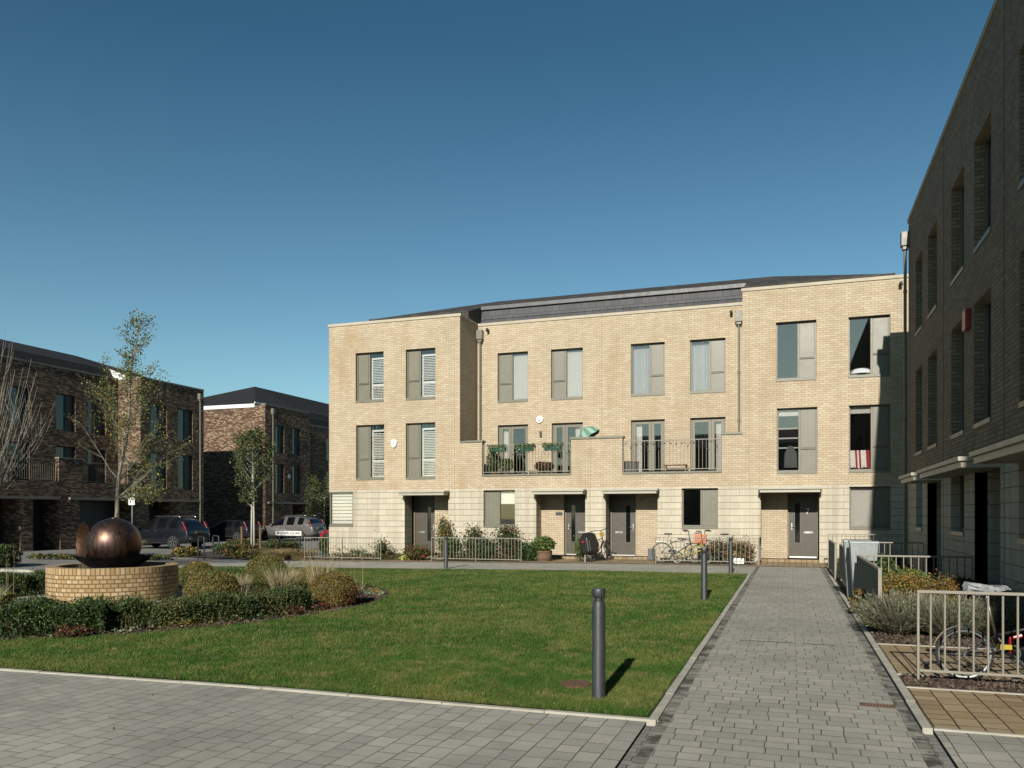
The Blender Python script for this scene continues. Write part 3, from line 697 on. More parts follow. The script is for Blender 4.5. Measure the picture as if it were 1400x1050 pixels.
r_.face([(-17.75, F + .3, 9.3), (-12.05, F + .3, 9.3), (-12.05, 38.2, 9.3), (-17.75, 38.2, 9.3)])
r_.build('roof', M['rooft'], h)
bx = MB(); bx.prism([(-.13, .05), (-.1, -.1), (0, -.19), (.1, -.1), (.13, .05), (.08, .14), (-.08, .14)], 'y', F - .07, F); 
for i, q in enumerate(bx.v): bx.v[i] = (q[0] - 14.83, q[1], q[2] + 4.43)
al = bx.build('alarm_box', M['white'], h, bevel=.01); bx = MB(); bx.box(-14.88, -14.78, F - .074, F - .071, 4.36, 4.50); bx.build('alarm_badge', M['curtain'], al)

# --- houses 2 and 3 (set back above the ground floor)
def mid_house(label, x0, x1, wins, doors, gwin, gside, gin, rec, door, dside, piers, rails, upside, upin):
    h = house_base('terraced_house', label, x0, x1)
    U = [(a, b, *RW[0]) for a, b in wins]; D = [(a, b, 3.02, RW[1][1]) for a, b in doors]
    w = MB(); wall(w, PG, x0, x1, 3.0, ZT, U + D, .15); wall(w, PF, x0, x1, ZB, 3.06)
    for a, b in piers: w.fbox(PF, a, b, 3.061, 4.36, .0005, .25)
    w.build('wall', M['brick'], h)
    w = MB(); wall(w, PF, x0, x1, -.3, ZB, [(gwin[0], gwin[1], *RW[2]), (rec[0], rec[1], -.3, 2.36)], .001)
    for a in rec: w.face([(a, F, -.3), (a, F + .65, -.3), (a, F + .65, 2.36), (a, F, 2.36)])
    for u in gwin: w.face([(u, F, RW[2][0]), (u, F + .16, RW[2][0]), (u, F + .16, RW[2][1]), (u, F, RW[2][1])])
    w.build('stone_base', M['stone'], h)
    w = MB(); pa, pb = (rec[0], door[0]) if dside == 'R' else (door[1], rec[1]); e = pb if dside == 'R' else pa
    w.face([PF(pa, -.3, .65), PF(pb, -.3, .65), PF(pb, 2.36, .65), PF(pa, 2.36, .65)]); w.face([PF(e, -.3, .65), PF(e, -.3, .82), PF(e, 2.36, .82), PF(e, 2.36, .65)])
    w.build('porch_wall', M['brick'], h); porch(h, rec[0], rec[1], door[0], door[1])
    frontdoor(h, PF, door[0] + .005, door[1] - .005, .07, 2.36, .80, 'L' if dside == 'R' else 'R')
    canopy(h, PF, *rec)
    window(h, PF, gwin[0], gwin[1], *RW[2], gside, gin, vent=False, frac=.47)
    for i, q in enumerate(U): window(h, PG, *q, upside, upin)
    for i, q in enumerate(D): french(h, PG, q[0], q[1], q[2], q[3], ('L', 'L', 'R', 'R')[i + (2 if upside == 'R' else 0)], (1, 'R', 1, 'R')[i + (2 if upside == 'R' else 0)])
    c = MB(); cope(c, PG, x0, x1, ZT); c.build('coping', M['coping'], h, bevel=.008)
    c = MB()
    for a, b in piers: c.fbox(PF, a - (.04 if a > x0 + .01 else 0), b + (.04 if b < x1 - .01 else 0), 4.362, 4.44, -.04, .29)
    for a, b in rails: c.fbox(PF, a, b, 3.062, 3.13, -.04, .29)
    c.build('parapet_coping', M['olive2'], h, bevel=.006)
    t = MB(); t.face([(x0, F + .2, 3.03), (x1, F + .2, 3.03), (x1, G, 3.03), (x0, G, 3.03)]); t.build('terrace_floor', M['ypave'], h)
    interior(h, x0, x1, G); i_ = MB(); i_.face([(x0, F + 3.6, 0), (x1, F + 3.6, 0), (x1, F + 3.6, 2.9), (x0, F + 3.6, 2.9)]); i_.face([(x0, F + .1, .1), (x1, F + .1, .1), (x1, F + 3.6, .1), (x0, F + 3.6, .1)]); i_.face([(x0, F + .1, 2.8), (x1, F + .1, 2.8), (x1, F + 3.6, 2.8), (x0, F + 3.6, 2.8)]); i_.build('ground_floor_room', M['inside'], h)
    r_ = MB(); r_.face([(x0, 31.0, 10.13), (x1, 31.0, 10.13), (x1, 34, 11.15), (x0, 34, 11.15)]); r_.face([(x0, 34, 11.15), (x1, 34, 11.15), (x1, 38.4, 9.65), (x0, 38.4, 9.65)]); rf = r_.build('roof', M['rooft'], h)
    r_ = MB(); r_.face([(x0, 30.80, 9.2), (x1, 30.80, 9.2), (x1, 30.98, 9.60), (x0, 30.98, 9.60)]); r_.face([(x0, 30.95, 9.60), (x1, 30.95, 9.60), (x1, 31.03, 10.0), (x0, 31.03, 10.0)]); r_.build('slate_face', M['slate'], rf)
    r_ = MB(); r_.box(x0, x1, 30.93, 31.14, 10.0, 10.14); r_.build('flashing', M['lead'], rf)
    return h
h2 = mid_house('buff brick house with pale roller blinds upstairs and window boxes on its terrace rail', -12.02, -6.87, [(-11.16, -9.87), (-8.92, -7.63)], [(-11.15, -9.87), (-8.89, -7.63)], (-11.05, -9.79), 'L', 'rollerhalf', (-8.95, -7.08), (-8.06, -7.08), 'R', [(-7.61, -6.87)], [(-11.11, -7.61)], 'L', 'roller')
downpipe(h2, PG, -11.88, 9.06, 4.44); overflow(h2, PG, -11.55, 9.04)
bx = MB(); bx.lathe([(0, 0), (.14, 0), (.15, .03), (.13, .07), (0, .08)], (0, 0, 0), 20, M=Matrix.Translation((-9.38, G, 5.36)) @ Matrix.Rotation(R(90), 4, 'X')); al = bx.build('alarm_box', M['white'], h2, smooth=True, autos=40)
bx = MB(); bx.box(-9.44, -9.32, G - .088, G - .082, 5.28, 5.40); bx.build('alarm_badge', M['curtain'], al)
bx = MB(); bx.box(-9.37, -9.29, G - .09, G, 4.68, 4.9); bx.build('wall_lamp', M['darkframe'], h2, bevel=.01)
bx = MB(); bx.box(-8.38, -8.12, F + .635, F + .649, 1.58, 1.70); bx.build('name_plaque', M['bollard'], h2)
h3 = mid_house('buff brick house with blue curtains in both top windows and bicycles railed in below', -6.87, -1.56, [(-5.76, -4.47), (-3.54, -2.26)], [(-5.75, -4.47), (-3.53, -2.26)], (-3.61, -2.37), 'R', None, (-6.32, -4.45), (-6.32, -5.34), 'L', [(-6.87, -5.71), (-2.24, -1.56)], [(-5.71, -2.24)], 'R', 'curtain')
downpipe(h3, PG, -1.78, 9.0, 4.44); overflow(h3, PG, -2.05, 8.98)

# --- house 4 (number 7)
X4 = 6.0
h4 = house_base('terraced_house', 'buff brick house with the number 7 door at the end of the footpath', -1.56, X4)
UP = [(-.47, .81, *RW[0]), (1.8, 3.05, *RW[0]), (-.44, .84, *RW[1]), (1.81, 3.06, *RW[1])]
w = MB(); wall(w, PF, -1.56, X4, ZB, ZT, UP, .15); wall(w, PXl(-1.56), F, G, 3.0, ZT); w.fbox(PXl(-1.56), G, G + 2, 9.0, 9.2, 0, .2)
w.build('wall', M['brick'], h4)
w = MB(); wall(w, PF, -1.56, X4, -.3, ZB, [(1.82, 3.06, *RW[2]), (-.96, .9, -.3, 2.36)], .001)
for a in (-.96, .9): w.face([(a, F, -.3), (a, F + .65, -.3), (a, F + .65, 2.36), (a, F, 2.36)])
for u in (1.82, 3.06): w.face([(u, F, RW[2][0]), (u, F + .16, RW[2][0]), (u, F + .16, RW[2][1]), (u, F, RW[2][1])])
w.build('stone_base', M['stone'], h4)
w = MB(); w.face([PF(-.96, -.3, .65), PF(-.1, -.3, .65), PF(-.1, 2.36, .65), PF(-.96, 2.36, .65)]); w.face([PF(-.1, -.3, .65), PF(-.1, -.3, .82), PF(-.1, 2.36, .82), PF(-.1, 2.36, .65)]); w.build('porch_wall', M['brick'], h4)
porch(h4, -.96, .9, -.1, .9)
frontdoor(h4, PF, -.095, .895, .12, 2.36, .80, 'L', '7'); canopy(h4, PF, -.96, .9)
window(h4, PF, 1.82, 3.06, *RW[2], 'R', 'roller', vent=False, frac=.40)
for i, q in enumerate(UP): window(h4, PF, *q, 'R', (None, None, 'rollertop', 'rollertop')[i])
c = MB(); cope(c, PF, -1.60, X4, ZT); c.box(-1.60, -1.3, F + .31, G + .3, ZT, ZT + .11); c.build('coping', M['coping'], h4, bevel=.008)
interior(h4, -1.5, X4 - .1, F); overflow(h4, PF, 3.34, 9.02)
r_ = MB(); C_ = (3.25, 29.6, 9.65); RR = (-.7, 34, 11.15); D_ = (3.25, 38.4, 9.65)
r_.face([(-1.56, 29.6, 9.65), C_, RR, (-1.56, 34, 11.15)]); r_.face([C_, D_, RR]); r_.face([D_, (-1.56, 38.4, 9.65), (-1.56, 34, 11.15), RR]); r_.box(-1.56, 3.27, 29.56, 29.6, 9.3, 9.66); r_.box(3.25, 3.29, 29.56, 38.4, 9.3, 9.66)
r_.face([(-1.5, F + .3, 9.3), (X4, F + .3, 9.3), (X4, 38.4, 9.3), (-1.5, 38.4, 9.3)])
r_.face([(-1.56, 29.6, 9.3), (-1.56, 31.0, 9.3), (-1.56, 31.0, 10.13), (-1.56, 29.6, 9.65)]); r_.build('roof', M['rooft'], h4)
for hh_, xx, yy in ((h2, -6.875, G), (h3, -1.37, F), (h4, -1.37, F)): pass
# fine expansion joints
for hh_, xx in ((bpy.data.objects['terraced_house'], -12.25), (h4, -1.32)):
    j = MB(); j.box(xx - .004, xx + .004, F - .004, F + .0, 0, ZT); j.build('expansion_joint', M['joint'], hh_)
j = MB(); j.box(-6.887, -6.878, G - .004, G, 4.5, ZT); j.box(-6.887, -6.878, F - .004, F, 0, 4.36); j.build('expansion_joint', M['joint'], h2)
# room contents seen through the windows
t_ = thing('drying_rack', 'white wire clothes rack with a dark garment behind the middle-floor window above door 7', 'drying rack', (-.1, 29.3, 2.84))
r_ = MB()
for k in range(3):
    z = 3.9 + .0 + k * .33
    r_.tube([(-.42, 29.1, z), (.3, 29.1, z), (.3, 29.5, z), (-.42, 29.5, z), (-.42, 29.1, z)], .005, 5)
    for q in range(1, 5): r_.tube([(-.42, 29.1 + q * .08, z), (.3, 29.1 + q * .08, z)], .003, 4)
for x in (-.42, .3): r_.tube([(x, 29.1, 2.84), (x, 29.5, 4.6)], .009, 5); r_.tube([(x, 29.5, 2.84), (x, 29.1, 4.6)], .009, 5)
r_.build('rack_frame', M['white'], t_)
r_ = MB(); r_.prism([(-.22, 3.2), (.22, 3.2), (.2, 3.7), (.05, 3.95), (-.08, 3.95), (-.2, 3.7)], 'y', 29.04, 29.08); r_.build('garment', M['bollard'], t_, bevel=.01)
r_ = MB(); n = 11
for i in range(n):
    a = 1.88 + i * .055; r_.prism([(a, 3.16 + .02 * math.sin(i)), (a + .055, 3.16 + .02 * math.sin(i + 1)), (a + .055 - .03, 3.74), (a - .03, 3.74)], 'y', F + .30 + .01 * (i % 3), F + .31 + .01 * (i % 3), 1 if i in (3, 5, 9, 10) else 0)
tag(r_.build('striped_towel', [M['towel'], M['redcloth']]), 'red and white striped towel hanging inside the right middle-floor window', 'towel')
r_ = MB(); r_.lathe([(0, .2), (.2, .19), (.34, .12), (.4, 0)], (2.2, F + .42, 6.26), 14); o = tag(r_.build('bedding', M['curtain'], smooth=True), 'crumpled pale bedding on the sill inside the top right window', 'bedding')

# --- right-hand terrace (in shade), wall x = 3.04
XR, HR = 3.04, 9.57; PR = PXl(XR)
def rhouse(label, y0, y1, wins, gw, rec, can, end=False):
    h = thing('terraced_house', label, 'house', (XR, (y0 + y1) / 2, 0), 'houses of the shaded right-hand terrace')
    U = [(a, b, z0, z1) for a, b in wins for z0, z1 in ((6.18, 8.13), (3.12, 5.3))]
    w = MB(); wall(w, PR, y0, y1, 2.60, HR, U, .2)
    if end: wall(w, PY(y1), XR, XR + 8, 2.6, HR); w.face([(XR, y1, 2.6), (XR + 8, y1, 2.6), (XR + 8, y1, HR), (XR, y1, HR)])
    w.build('wall', M['brick_shade'], h)
    w = MB(); wall(w, PR, y0, y1, -.2, 2.6, [(gw[0], gw[1], 1.22, 2.55), (rec[0], rec[1], -.2, 2.36)], .2)
    for a in rec: w.face([(XR, a, -.2), (XR + .75, a, -.2), (XR + .75, a, 2.36), (XR, a, 2.36)])
    if end: w.face([(XR, y1, -.2), (XR + 8, y1, -.2), (XR + 8, y1, 2.6), (XR, y1, 2.6)])
    w.build('stone_base', M['stone'], h)
    mid = (rec[0] + rec[1]) / 2; w = MB(); w.face([(XR + .65, rec[0], -.2), (XR + .65, mid, -.2), (XR + .65, mid, 2.36), (XR + .65, rec[0], 2.36)]); w.face([(XR + .65, mid, -.2), (XR + .85, mid, -.2), (XR + .85, mid, 2.36), (XR + .65, mid, 2.36)]); w.face([(XR, rec[0], 2.359), (XR, rec[1], 2.359), (XR + 1, rec[1], 2.359), (XR + 1, rec[0], 2.359)]); w.build('porch_wall', M['brick_shade'], h)
    frontdoor(h, PR, mid + .01, rec[1] - .01, .05, 2.36, .78, 'L')
    for q in U: window(h, PR, *q, 'L', None, gm=M['dglass'], dep=.16)
    window(h, PR, gw[0], gw[1], 1.22, 2.55, 'L', None, gm=M['dglass'], dep=.16)
    canopy(h, PR, *can, z=2.36, proj=.55)
    c = MB(); c.fbox(PR, y0, y1 + (.03 if end else 0), HR, HR + .11, -.03, .3)
    if end: c.box(XR + .3, XR + 8, y1 - .3, y1 + .03, HR, HR + .11)
    c.build('coping', M['coping'], h, bevel=.008)
    r = MB(); r.face([(XR + .3, y0, HR - .1), (XR + 8, y0, HR - .1), (XR + 8, y1, HR - .1), (XR + .3, y1, HR - .1)]); r.face([(XR + 8, y0, -.2), (XR + 8, y1, -.2), (XR + 8, y1, HR), (XR + 8, y0, HR)])
    if end is False and y0 < -8: r.face([(XR, y0, -.2), (XR + 8, y0, -.2), (XR + 8, y0, HR), (XR, y0, HR)])
    r.build('roof', M['lead'], h)
    j = MB(); j.box(XR - .004, XR, y0 + .0, y0 + .012, 0, HR); j.build('expansion_joint', M['soil'], h)
    return h
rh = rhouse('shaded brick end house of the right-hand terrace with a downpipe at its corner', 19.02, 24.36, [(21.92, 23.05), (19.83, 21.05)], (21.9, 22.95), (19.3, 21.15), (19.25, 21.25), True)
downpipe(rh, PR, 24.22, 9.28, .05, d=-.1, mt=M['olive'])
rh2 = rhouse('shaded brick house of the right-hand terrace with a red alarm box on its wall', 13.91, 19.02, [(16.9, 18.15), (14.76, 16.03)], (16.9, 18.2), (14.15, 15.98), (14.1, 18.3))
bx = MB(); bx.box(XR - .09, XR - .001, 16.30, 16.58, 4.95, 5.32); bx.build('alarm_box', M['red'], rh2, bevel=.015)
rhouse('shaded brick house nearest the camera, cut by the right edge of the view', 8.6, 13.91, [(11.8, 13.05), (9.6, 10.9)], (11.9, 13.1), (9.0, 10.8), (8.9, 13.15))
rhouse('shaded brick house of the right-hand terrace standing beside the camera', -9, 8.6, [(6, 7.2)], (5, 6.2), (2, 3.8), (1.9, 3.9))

# --- left-hand terrace, recessed wall x = -37.4, bays x = -35.75
def lhouse(label, y0, y1, front, wins, bay, ground, rails=(), piers=(), ridge=-40.9, HL=9.5, bands=True, grp='houses of the dark brown brick terrace', roofhip=None, ZS=8.0):
    xw = front if bay else front - 1.65
    Pw, Pf = PXr(xw), PXr(front)
    h = thing('terraced_house', label, 'house', (front, (y0 + y1) / 2, -.2), grp)
    U = [(a, b, z0, z1) for a, b in wins for z0, z1 in ((6.15, 8.15), (3.15, 5.3))]
    w = MB(); wall(w, Pw, y0, y1, 2.5 if bay else 3.0, HL, U, .2)
    if not bay:
        wall(w, Pf, y0, y1, 2.5, 3.3)
        for a, b in piers: w.fbox(Pf, a, b, 3.301, 4.5, .0005, .25)
    else:
        for y in (y0, y1): w.face([(front, y, 2.5), (front - 12, y, 2.5), (front - 12, y, HL), (front, y, HL)])
    gz_ = -.25
    wall(w, Pf, y0, y1, gz_, 2.5, [(a, b, gz_, 2.36) for a, b in ground], 1.2)
    if bay:
        for y in (y0, y1): w.face([(front, y, gz_), (front - 12, y, gz_), (front - 12, y, 2.5), (front, y, 2.5)])
    w.build('wall', M['dbrick'], h)
    for a, b in ground:
        g = MB(); g.fbox(Pf, a, b, gz_, 2.36, 1.2, 1.25); n = 8
        for i in range(n): g.fbox(Pf, a + .05, b - .05, gz_ + .05 + i * .32, gz_ + .34 + i * .32, 1.18, 1.199)
        g.build('garage_door', M['darkframe'], h)
    for q in U: window(h, Pw, *q, 'R', None, fm=M['darkframe'], pm=M['darkframe'], gm=M['dglass'], dep=.15, sill=False)
    c = MB()
    if bands: c.fbox(Pf, y0 + .3, y1 - .3, 2.37, 2.5, -.12, 0)
    c.build('canopy', M['gutter'], h)
    c = MB(); c.fbox(Pw, y0, y1, HL, HL + .1, -.03, .3)
    for a, b in ([] if bay else piers): k_ = MB(); k_.fbox(Pf, a, b, 4.501, 4.57, -.03, .28); k_.build('pier_coping', M['gutter'], h)
    c.build('coping', M['gutter'], h)
    r = MB(); e = xw - .35 if not bay else front - .95; zt = 10.13; xr = ridge
    if not bay:
        r.face([(xw - .25, y0, 9.4), (xw - .25, y1, 9.4), (xw - .6, y1, zt), (xw - .6, y0, zt)]); r.face([(xw - .6, y0, zt), (xw - .6, y1, zt), (xr, y1, 11.2), (xr, y0, 11.2)]); r.face([(xr, y0, 11.2), (xr, y1, 11.2), (xr - 4, y1, 9.5), (xr - 4, y0, 9.5)])
        t = MB(); t.face([(front - .1, y0, 3.25), (front - .1, y1, 3.25), (xw, y1, 3.25), (xw, y0, 3.25)]); t.build('terrace_floor', M['lead'], h)
    elif roofhip:
        yr, ye = roofhip
        r.face([(e, y0, 9.7), (e, ye, 9.7), (xr, yr, 11.2), (xr, y0, 11.2)]); r.face([(e, ye, 9.7), (xr - 4, ye, 9.7), (xr, yr, 11.2)]); r.box(e, e + .03, y0, ye, 9.4, 9.72)
    rf = r.build('roof', M['slate2'], h)
    if bay:
        k = MB()
        if y0 < 45: k.face([(e, y0 - .003, 9.5), (e, y0 - .003, 9.7), (xw - 2.35, y0 - .003, 10.2), (xw - 2.35, y0 - .003, 9.5)])
        k.box(e + .031, e + .05, y0, roofhip[1] if roofhip else y1, 9.62, 9.74); k.build('dormer_cheek', M['fascia'], rf)
    return h
XL = -35.75
lhouse('dark brown brick house at the left edge of the view, behind the bare shrub', 26.6, 32.1, XL, [(28.0, 29.25), (30.3, 31.5)], False, [(26.9, 29.6), (30.3, 31.9)], piers=[(31.8, 32.1), (26.6, 27.4)])
lhouse('dark brown brick house left edge of the terrace', 15, 26.6, XL, [(22.0, 23.2)], False, [(20, 23)], piers=[(15, 18)])
lhouse('dark brown brick house set back beside the lit return wall of the end bay', 32.1, 37.35, XL, [(33.1, 34.35), (35.2, 36.45)], False, [(33.1, 36.9)], piers=[(32.1, 33.3), (36.4, 37.35)])
lb = lhouse('dark brown brick end bay house with a downpipe, behind the leafy young tree', 37.35, 42.7, XL, [(38.15, 39.45), (40.4, 41.7)], True, [(38.0, 40.0)], roofhip=(37.6, 41.6), HL=9.53)
downpipe(lb, PXr(XL), 42.25, 9.3, -.2, mt=M['olive2'])
# --- second dark terrace further back
XB = -35.8
b2 = lhouse('brown brick corner house with one sunlit gable wall under a hipped slate roof', 49.2, 54.9, XB, [(50.45, 51.5), (52.6, 53.6)], True, [(52.6, 54.4)], grp='houses of the further brown brick terrace')
w = MB(); w.box(XB - .9, XB - 12, 49.17, 49.2, 9.35, 9.62); w.box(XB - .9, XB - .85, 49.2, 53.5, 9.6, 9.75)
w.build('fascia', M['fascia'], b2)
r_ = MB(); q0, q1, q2, q3 = (XB - .85, 49.15, 9.62), (XB - 10.5, 49.15, 9.62), (-40.7, 54.6, 11.85), (-40.7, 74, 11.85)
r_.face([q0, q1, q2]); r_.face([q0, q2, (-40.7, 54.9, 11.85), (XB - .85, 54.9, 9.75)]); r_.face([q1, q2, (-40.7, 54.9, 11.85), (XB - 10.5, 54.9, 9.6)]); r_.build('hipped_roof', M['slate2'], b2)
downpipe(b2, PXr(XB), 50.0, 9.3, 0.0, mt=M['olive2'])
bx = MB(); bx.box(XB, XB + .06, 51.95, 52.2, 4.3, 4.6); bx.build('alarm_box', M['white'], b2)
b3 = lhouse('brown brick house set back beyond the corner house, half hidden by the sunlit terrace', 54.9, 74, XB, [(55.9, 57.0), (60, 61.2), (64, 65.2)], False, [(56.5, 60), (62, 66)], piers=[(60, 62)], grp='houses of the further brown brick terrace', HL=8.9)
r_ = MB(); r_.face([(-37.7, 54.9, 9.6), (-37.7, 74, 9.6), (-40.7, 74, 11.85), (-40.7, 54.9, 11.85)]); r_.face([(-44, 54.9, 9.6), (-44, 74, 9.6), (-40.7, 74, 11.85), (-40.7, 54.9, 11.85)]); r_.face([(-37.5, 54.9, 8.9), (-37.5, 74, 8.9), (-37.7, 74, 9.6), (-37.7, 54.9, 9.6)]); r_.build('roof', M['slate2'], b3)
# ------------------------------------------------------------------ railings
_bal = {}
def railing(label, p0, p1, h=.87, zb=.0, gap=.13, grp='metal railings round the front gardens', foot=.10, posts=2, post_w=.05, name='railing', r=.0085, cat='railing'):
    p0 = Vector((*p0, 0)); p1 = Vector((*p1, 0)); D = p1 - p0; L = D.length; D.normalize(); along_x = abs(D.x) > abs(D.y)
    t = thing(name, label, cat, (p0.x, p0.y, zb), grp)
    def bx(a, b, z0, z1, wd, nm):
        m = MB(); q0, q1 = p0 + D * a, p0 + D * b
        if along_x: m.box(min(q0.x, q1.x), max(q0.x, q1.x), p0.y - wd, p0.y + wd, z0, z1)
        else: m.box(p0.x - wd, p0.x + wd, min(q0.y, q1.y), max(q0.y, q1.y), z0, z1)
        return m.build(nm, M['rail'], t, bevel=.003)
    bx(.0, L, zb + h - .028, zb + h, post_w / 2, 'top_rail'); bx(.022, L - .022, zb + foot, zb + foot + .024, .018, 'bottom_rail')
    for k in range(posts):
        a = (L - .022) * k / max(1, posts - 1); bx(a, a + .022, zb - .05 if True else 0, zb + h - .0285, post_w / 2 - .001, 'post')
    n = max(1, round(L / gap)); key = (round(h, 3), r)
    if key not in _bal:
        m = MB(); m.tube([(0, 0, foot + .02), (0, 0, h - .027)], r, 6, cap=False); o = m.build('baluster', M['rail']); _bal[key] = o.data; bpy.data.objects.remove(o)
    for i in range(1, n):
        o = bpy.data.objects.new('baluster', _bal[key]); col.objects.link(o); o.parent = t; o.location = D * (L * i / n)
    return t
railing('low pale railing of the left front garden, nearest the street name sign', (-17.64, 26.7), (-14.34, 26.7), zb=gz(-15.5), gap=.125, posts=3)
railing('low pale railing in front of the rose bushes, left of the barrel planter', (-12.3, 26.7), (-8.86, 26.7), zb=-.08, gap=.125, posts=3)
railing('short side railing beside the rose bed by the left door', (-12.3, 26.74), (-12.3, 28.6), zb=-.08)
railing('short railing seen end on between two doors, with the black bicycle leaning by it', (-6.62, 26.8), (-6.62, 28.0), zb=-.02)
railing('low pale railing with the bicycles and orange crate behind it', (-4.22, 26.7), (-.96, 26.7), gap=.135, posts=2)
railing('short side railing at the right end of the bicycle railing', (-.96, 26.74), (-.96, 28.6))
railing('half-shaded railing along the foot of the house wall at the far right corner', (1.1, 27.0), (5.0, 27.0), h=1.0, posts=3, zb=.02)
G2 = 'metal railings beside the footpath'
railing('farthest footpath railing, seen almost edge on before the door 7 house', (1.06, 21.7), (1.06, 25.0), gap=.118, grp=G2, h=.9)
railing('footpath railing seen edge on just behind the galvanised planters', (1.15, 17.7), (1.15, 21.38), gap=.118, grp=G2, h=.9)
railing('cross railing running to the shaded wall behind the galvanised planters', (1.18, 21.44), (3.0, 21.44), gap=.118, grp=G2, h=.96, r=.01)
railing('footpath railing seen edge on beside the lavender and orange plants', (1.155, 12.08), (1.155, 15.88), gap=.118, grp=G2, h=.9, r=.01)
railing('cross railing in front of the galvanised planters, running into the shade', (1.18, 15.93), (3.0, 15.93), gap=.118, grp=G2, h=.9, r=.01)
railing('nearest railing at the right edge, standing in bark chips before the red bicycle', (1.17, 8.79), (3.02, 8.79), gap=.123, grp=G2, h=.9, r=.0105)
G3 = 'metal balustrades of the first-floor terraces'
railing('terrace balustrade hung with green window boxes and trailing plants', (-11.08, 28.74), (-7.64, 28.74), h=1.12, zb=3.13, gap=.125, grp=G3, foot=.07, name='balustrade', cat='balustrade')
railing('terrace balustrade threaded with string lights, below the blue curtains', (-5.68, 28.74), (-2.27, 28.74), h=1.12, zb=3.13, gap=.125, grp=G3, foot=.07, name='balustrade', cat='balustrade')
for i, (a, b) in enumerate(((27.6, 31.7), (33.4, 36.3))):
    railing(('dark balustrade on the brown brick terrace behind the bare shrub', 'dark balustrade on the brown brick terrace behind the leafy young tree')[i], (-35.85, a), (-35.85, b), h=1.12, zb=3.3, gap=.13, grp=G3, foot=.07, name='balustrade', cat='balustrade')

# ------------------------------------------------------------------ bollards
def bollard(label, x, y, h=.99):
    t = thing('bollard', label, 'bollard', (x, y, gz(x)), 'graphite light bollards around the lawn'); z = gz(x)
    m = MB(); m.lathe([(.062, -.03), (.062, .0), (.059, .012), (.0575, h - .155), (.055, h - .145), (.050, h - .112), (.0, h - .112)], (x, y, z), 32); m.build('post', M['bollard'], t, smooth=True, autos=35)
    m = MB(); m.lathe([(.036, h - .115), (.036, h - .07)], (x, y, z), 24); m.build('lens', M['darkframe'], t, smooth=True)
    for k in range(4):
        m = MB(); a = k * math.pi / 2 + .5; m.tube([(x + .049 * math.cos(a), y + .049 * math.sin(a), z + h - .114), (x + .049 * math.cos(a), y + .049 * math.sin(a), z + h - .068)], .006, 6); m.build('cap_strut', M['bollard'], t)
    m = MB(); m.lathe([(0, h - .07), (.057, h - .07), (.0595, h - .066), (.0595, h - .008), (.055, h), (0, h)], (x, y, z), 32); m.build('cap', M['bollard'], t, smooth=True, autos=35)
bollard('large dark grey bollard standing alone in the grass nearest the camera', -1.60, 6.98)
bollard('dark grey bollard at the right edge of the lawn, second from the camera', -1.55, 15.65)
bollard('dark grey bollard at the far corner of the lawn before the bicycle railing', -1.56, 23.0)
bollard('dark grey bollard in front of the rose bed railing at the far lawn edge', -10.1, 23.0)

# ------------------------------------------------------------------ galvanised planters
def planter(label, x, y):
    t = thing('planter', label, 'planter', (x, y, 0), 'tapered galvanised planters by the footpath')
    def ring(s, z): a, b = .175 + s, .16 + s; return [(x + .06 - a * .95, y - b, z), (x + .06 + a * .95, y - b, z), (x + .06 + a * .95, y + b, z), (x + .06 - a * .95, y + b, z)]
    m = MB(); r0, r1, r2 = ring(0, 0), ring(.075, 1.12), ring(.055, 1.12); r3 = ring(.05, .9)
    for A, B in ((r0, r1), (r1, r2), (r2, r3)):
        for i in range(4): j = (i + 1) % 4; m.face([A[i], A[j], B[j], B[i]])
    m.build('planter_body', M['galv'], t)
    m = MB(); r4 = ring(.083, 1.10); r5 = ring(.083, 1.135); r6 = ring(.05, 1.135)
    for A, B in ((r4, r5), (r5, r6)):
        for i in range(4): j = (i + 1) % 4; m.face([A[i], A[j], B[j], B[i]])
    m.build('planter_rim', M['galv'], t); m = MB(); m.face(r3); m.build('planter_soil', M['soil'], t)
planter('tapered galvanised planter nearer the camera, beside the footpath railing', 1.22, 16.4)
planter('tapered galvanised planter farther back, partly hidden behind its twin', 1.16, 17.15)

# ------------------------------------------------------------------ sphere fountain
t = thing('fountain', 'bronze sphere fountain with a copper petal on a round buff brick plinth', 'fountain', (CX, CY, -.09)); zg = -.09; PRr = 1.18; HT = .72
m = MB(); m.uv = []; N = 96
def ringwall(m, r, z0, z1, mi):
    for i in range(N):
        a, b = 2 * math.pi * i / N, 2 * math.pi * (i + 1) / N
        m.face([(CX + r * math.cos(a), CY + r * math.sin(a), z0), (CX + r * math.cos(b), CY + r * math.sin(b), z0), (CX + r * math.cos(b), CY + r * math.sin(b), z1), (CX + r * math.cos(a), CY + r * math.sin(a), z1)], mi)
        m.uv += [(a * r, z0 + 10), (b * r, z0 + 10), (b * r, z1 + 10), (a * r, z1 + 10)]
ringwall(m, PRr, zg, zg + HT - .115, 0); ringwall(m, PRr, zg + HT - .115, zg + HT, 1); ringwall(m, PRr - .22, zg + .3, zg + HT, 1)
for i in range(N):
    a, b = 2 * math.pi * i / N, 2 * math.pi * (i + 1) / N; q = PRr - .22
    m.face([(CX + PRr * math.cos(a), CY + PRr * math.sin(a), zg + HT), (CX + PRr * math.cos(b), CY + PRr * math.sin(b), zg + HT), (CX + q * math.cos(b), CY + q * math.sin(b), zg + HT), (CX + q * math.cos(a), CY + q * math.sin(a), zg + HT)], 1)
    m.uv += [(a * PRr, 10.02), (b * PRr, 10.02), (b * PRr, 10.24), (a * PRr, 10.24)]
m.build('plinth', [M['plinth'], M['soldier']], t)
m = MB()
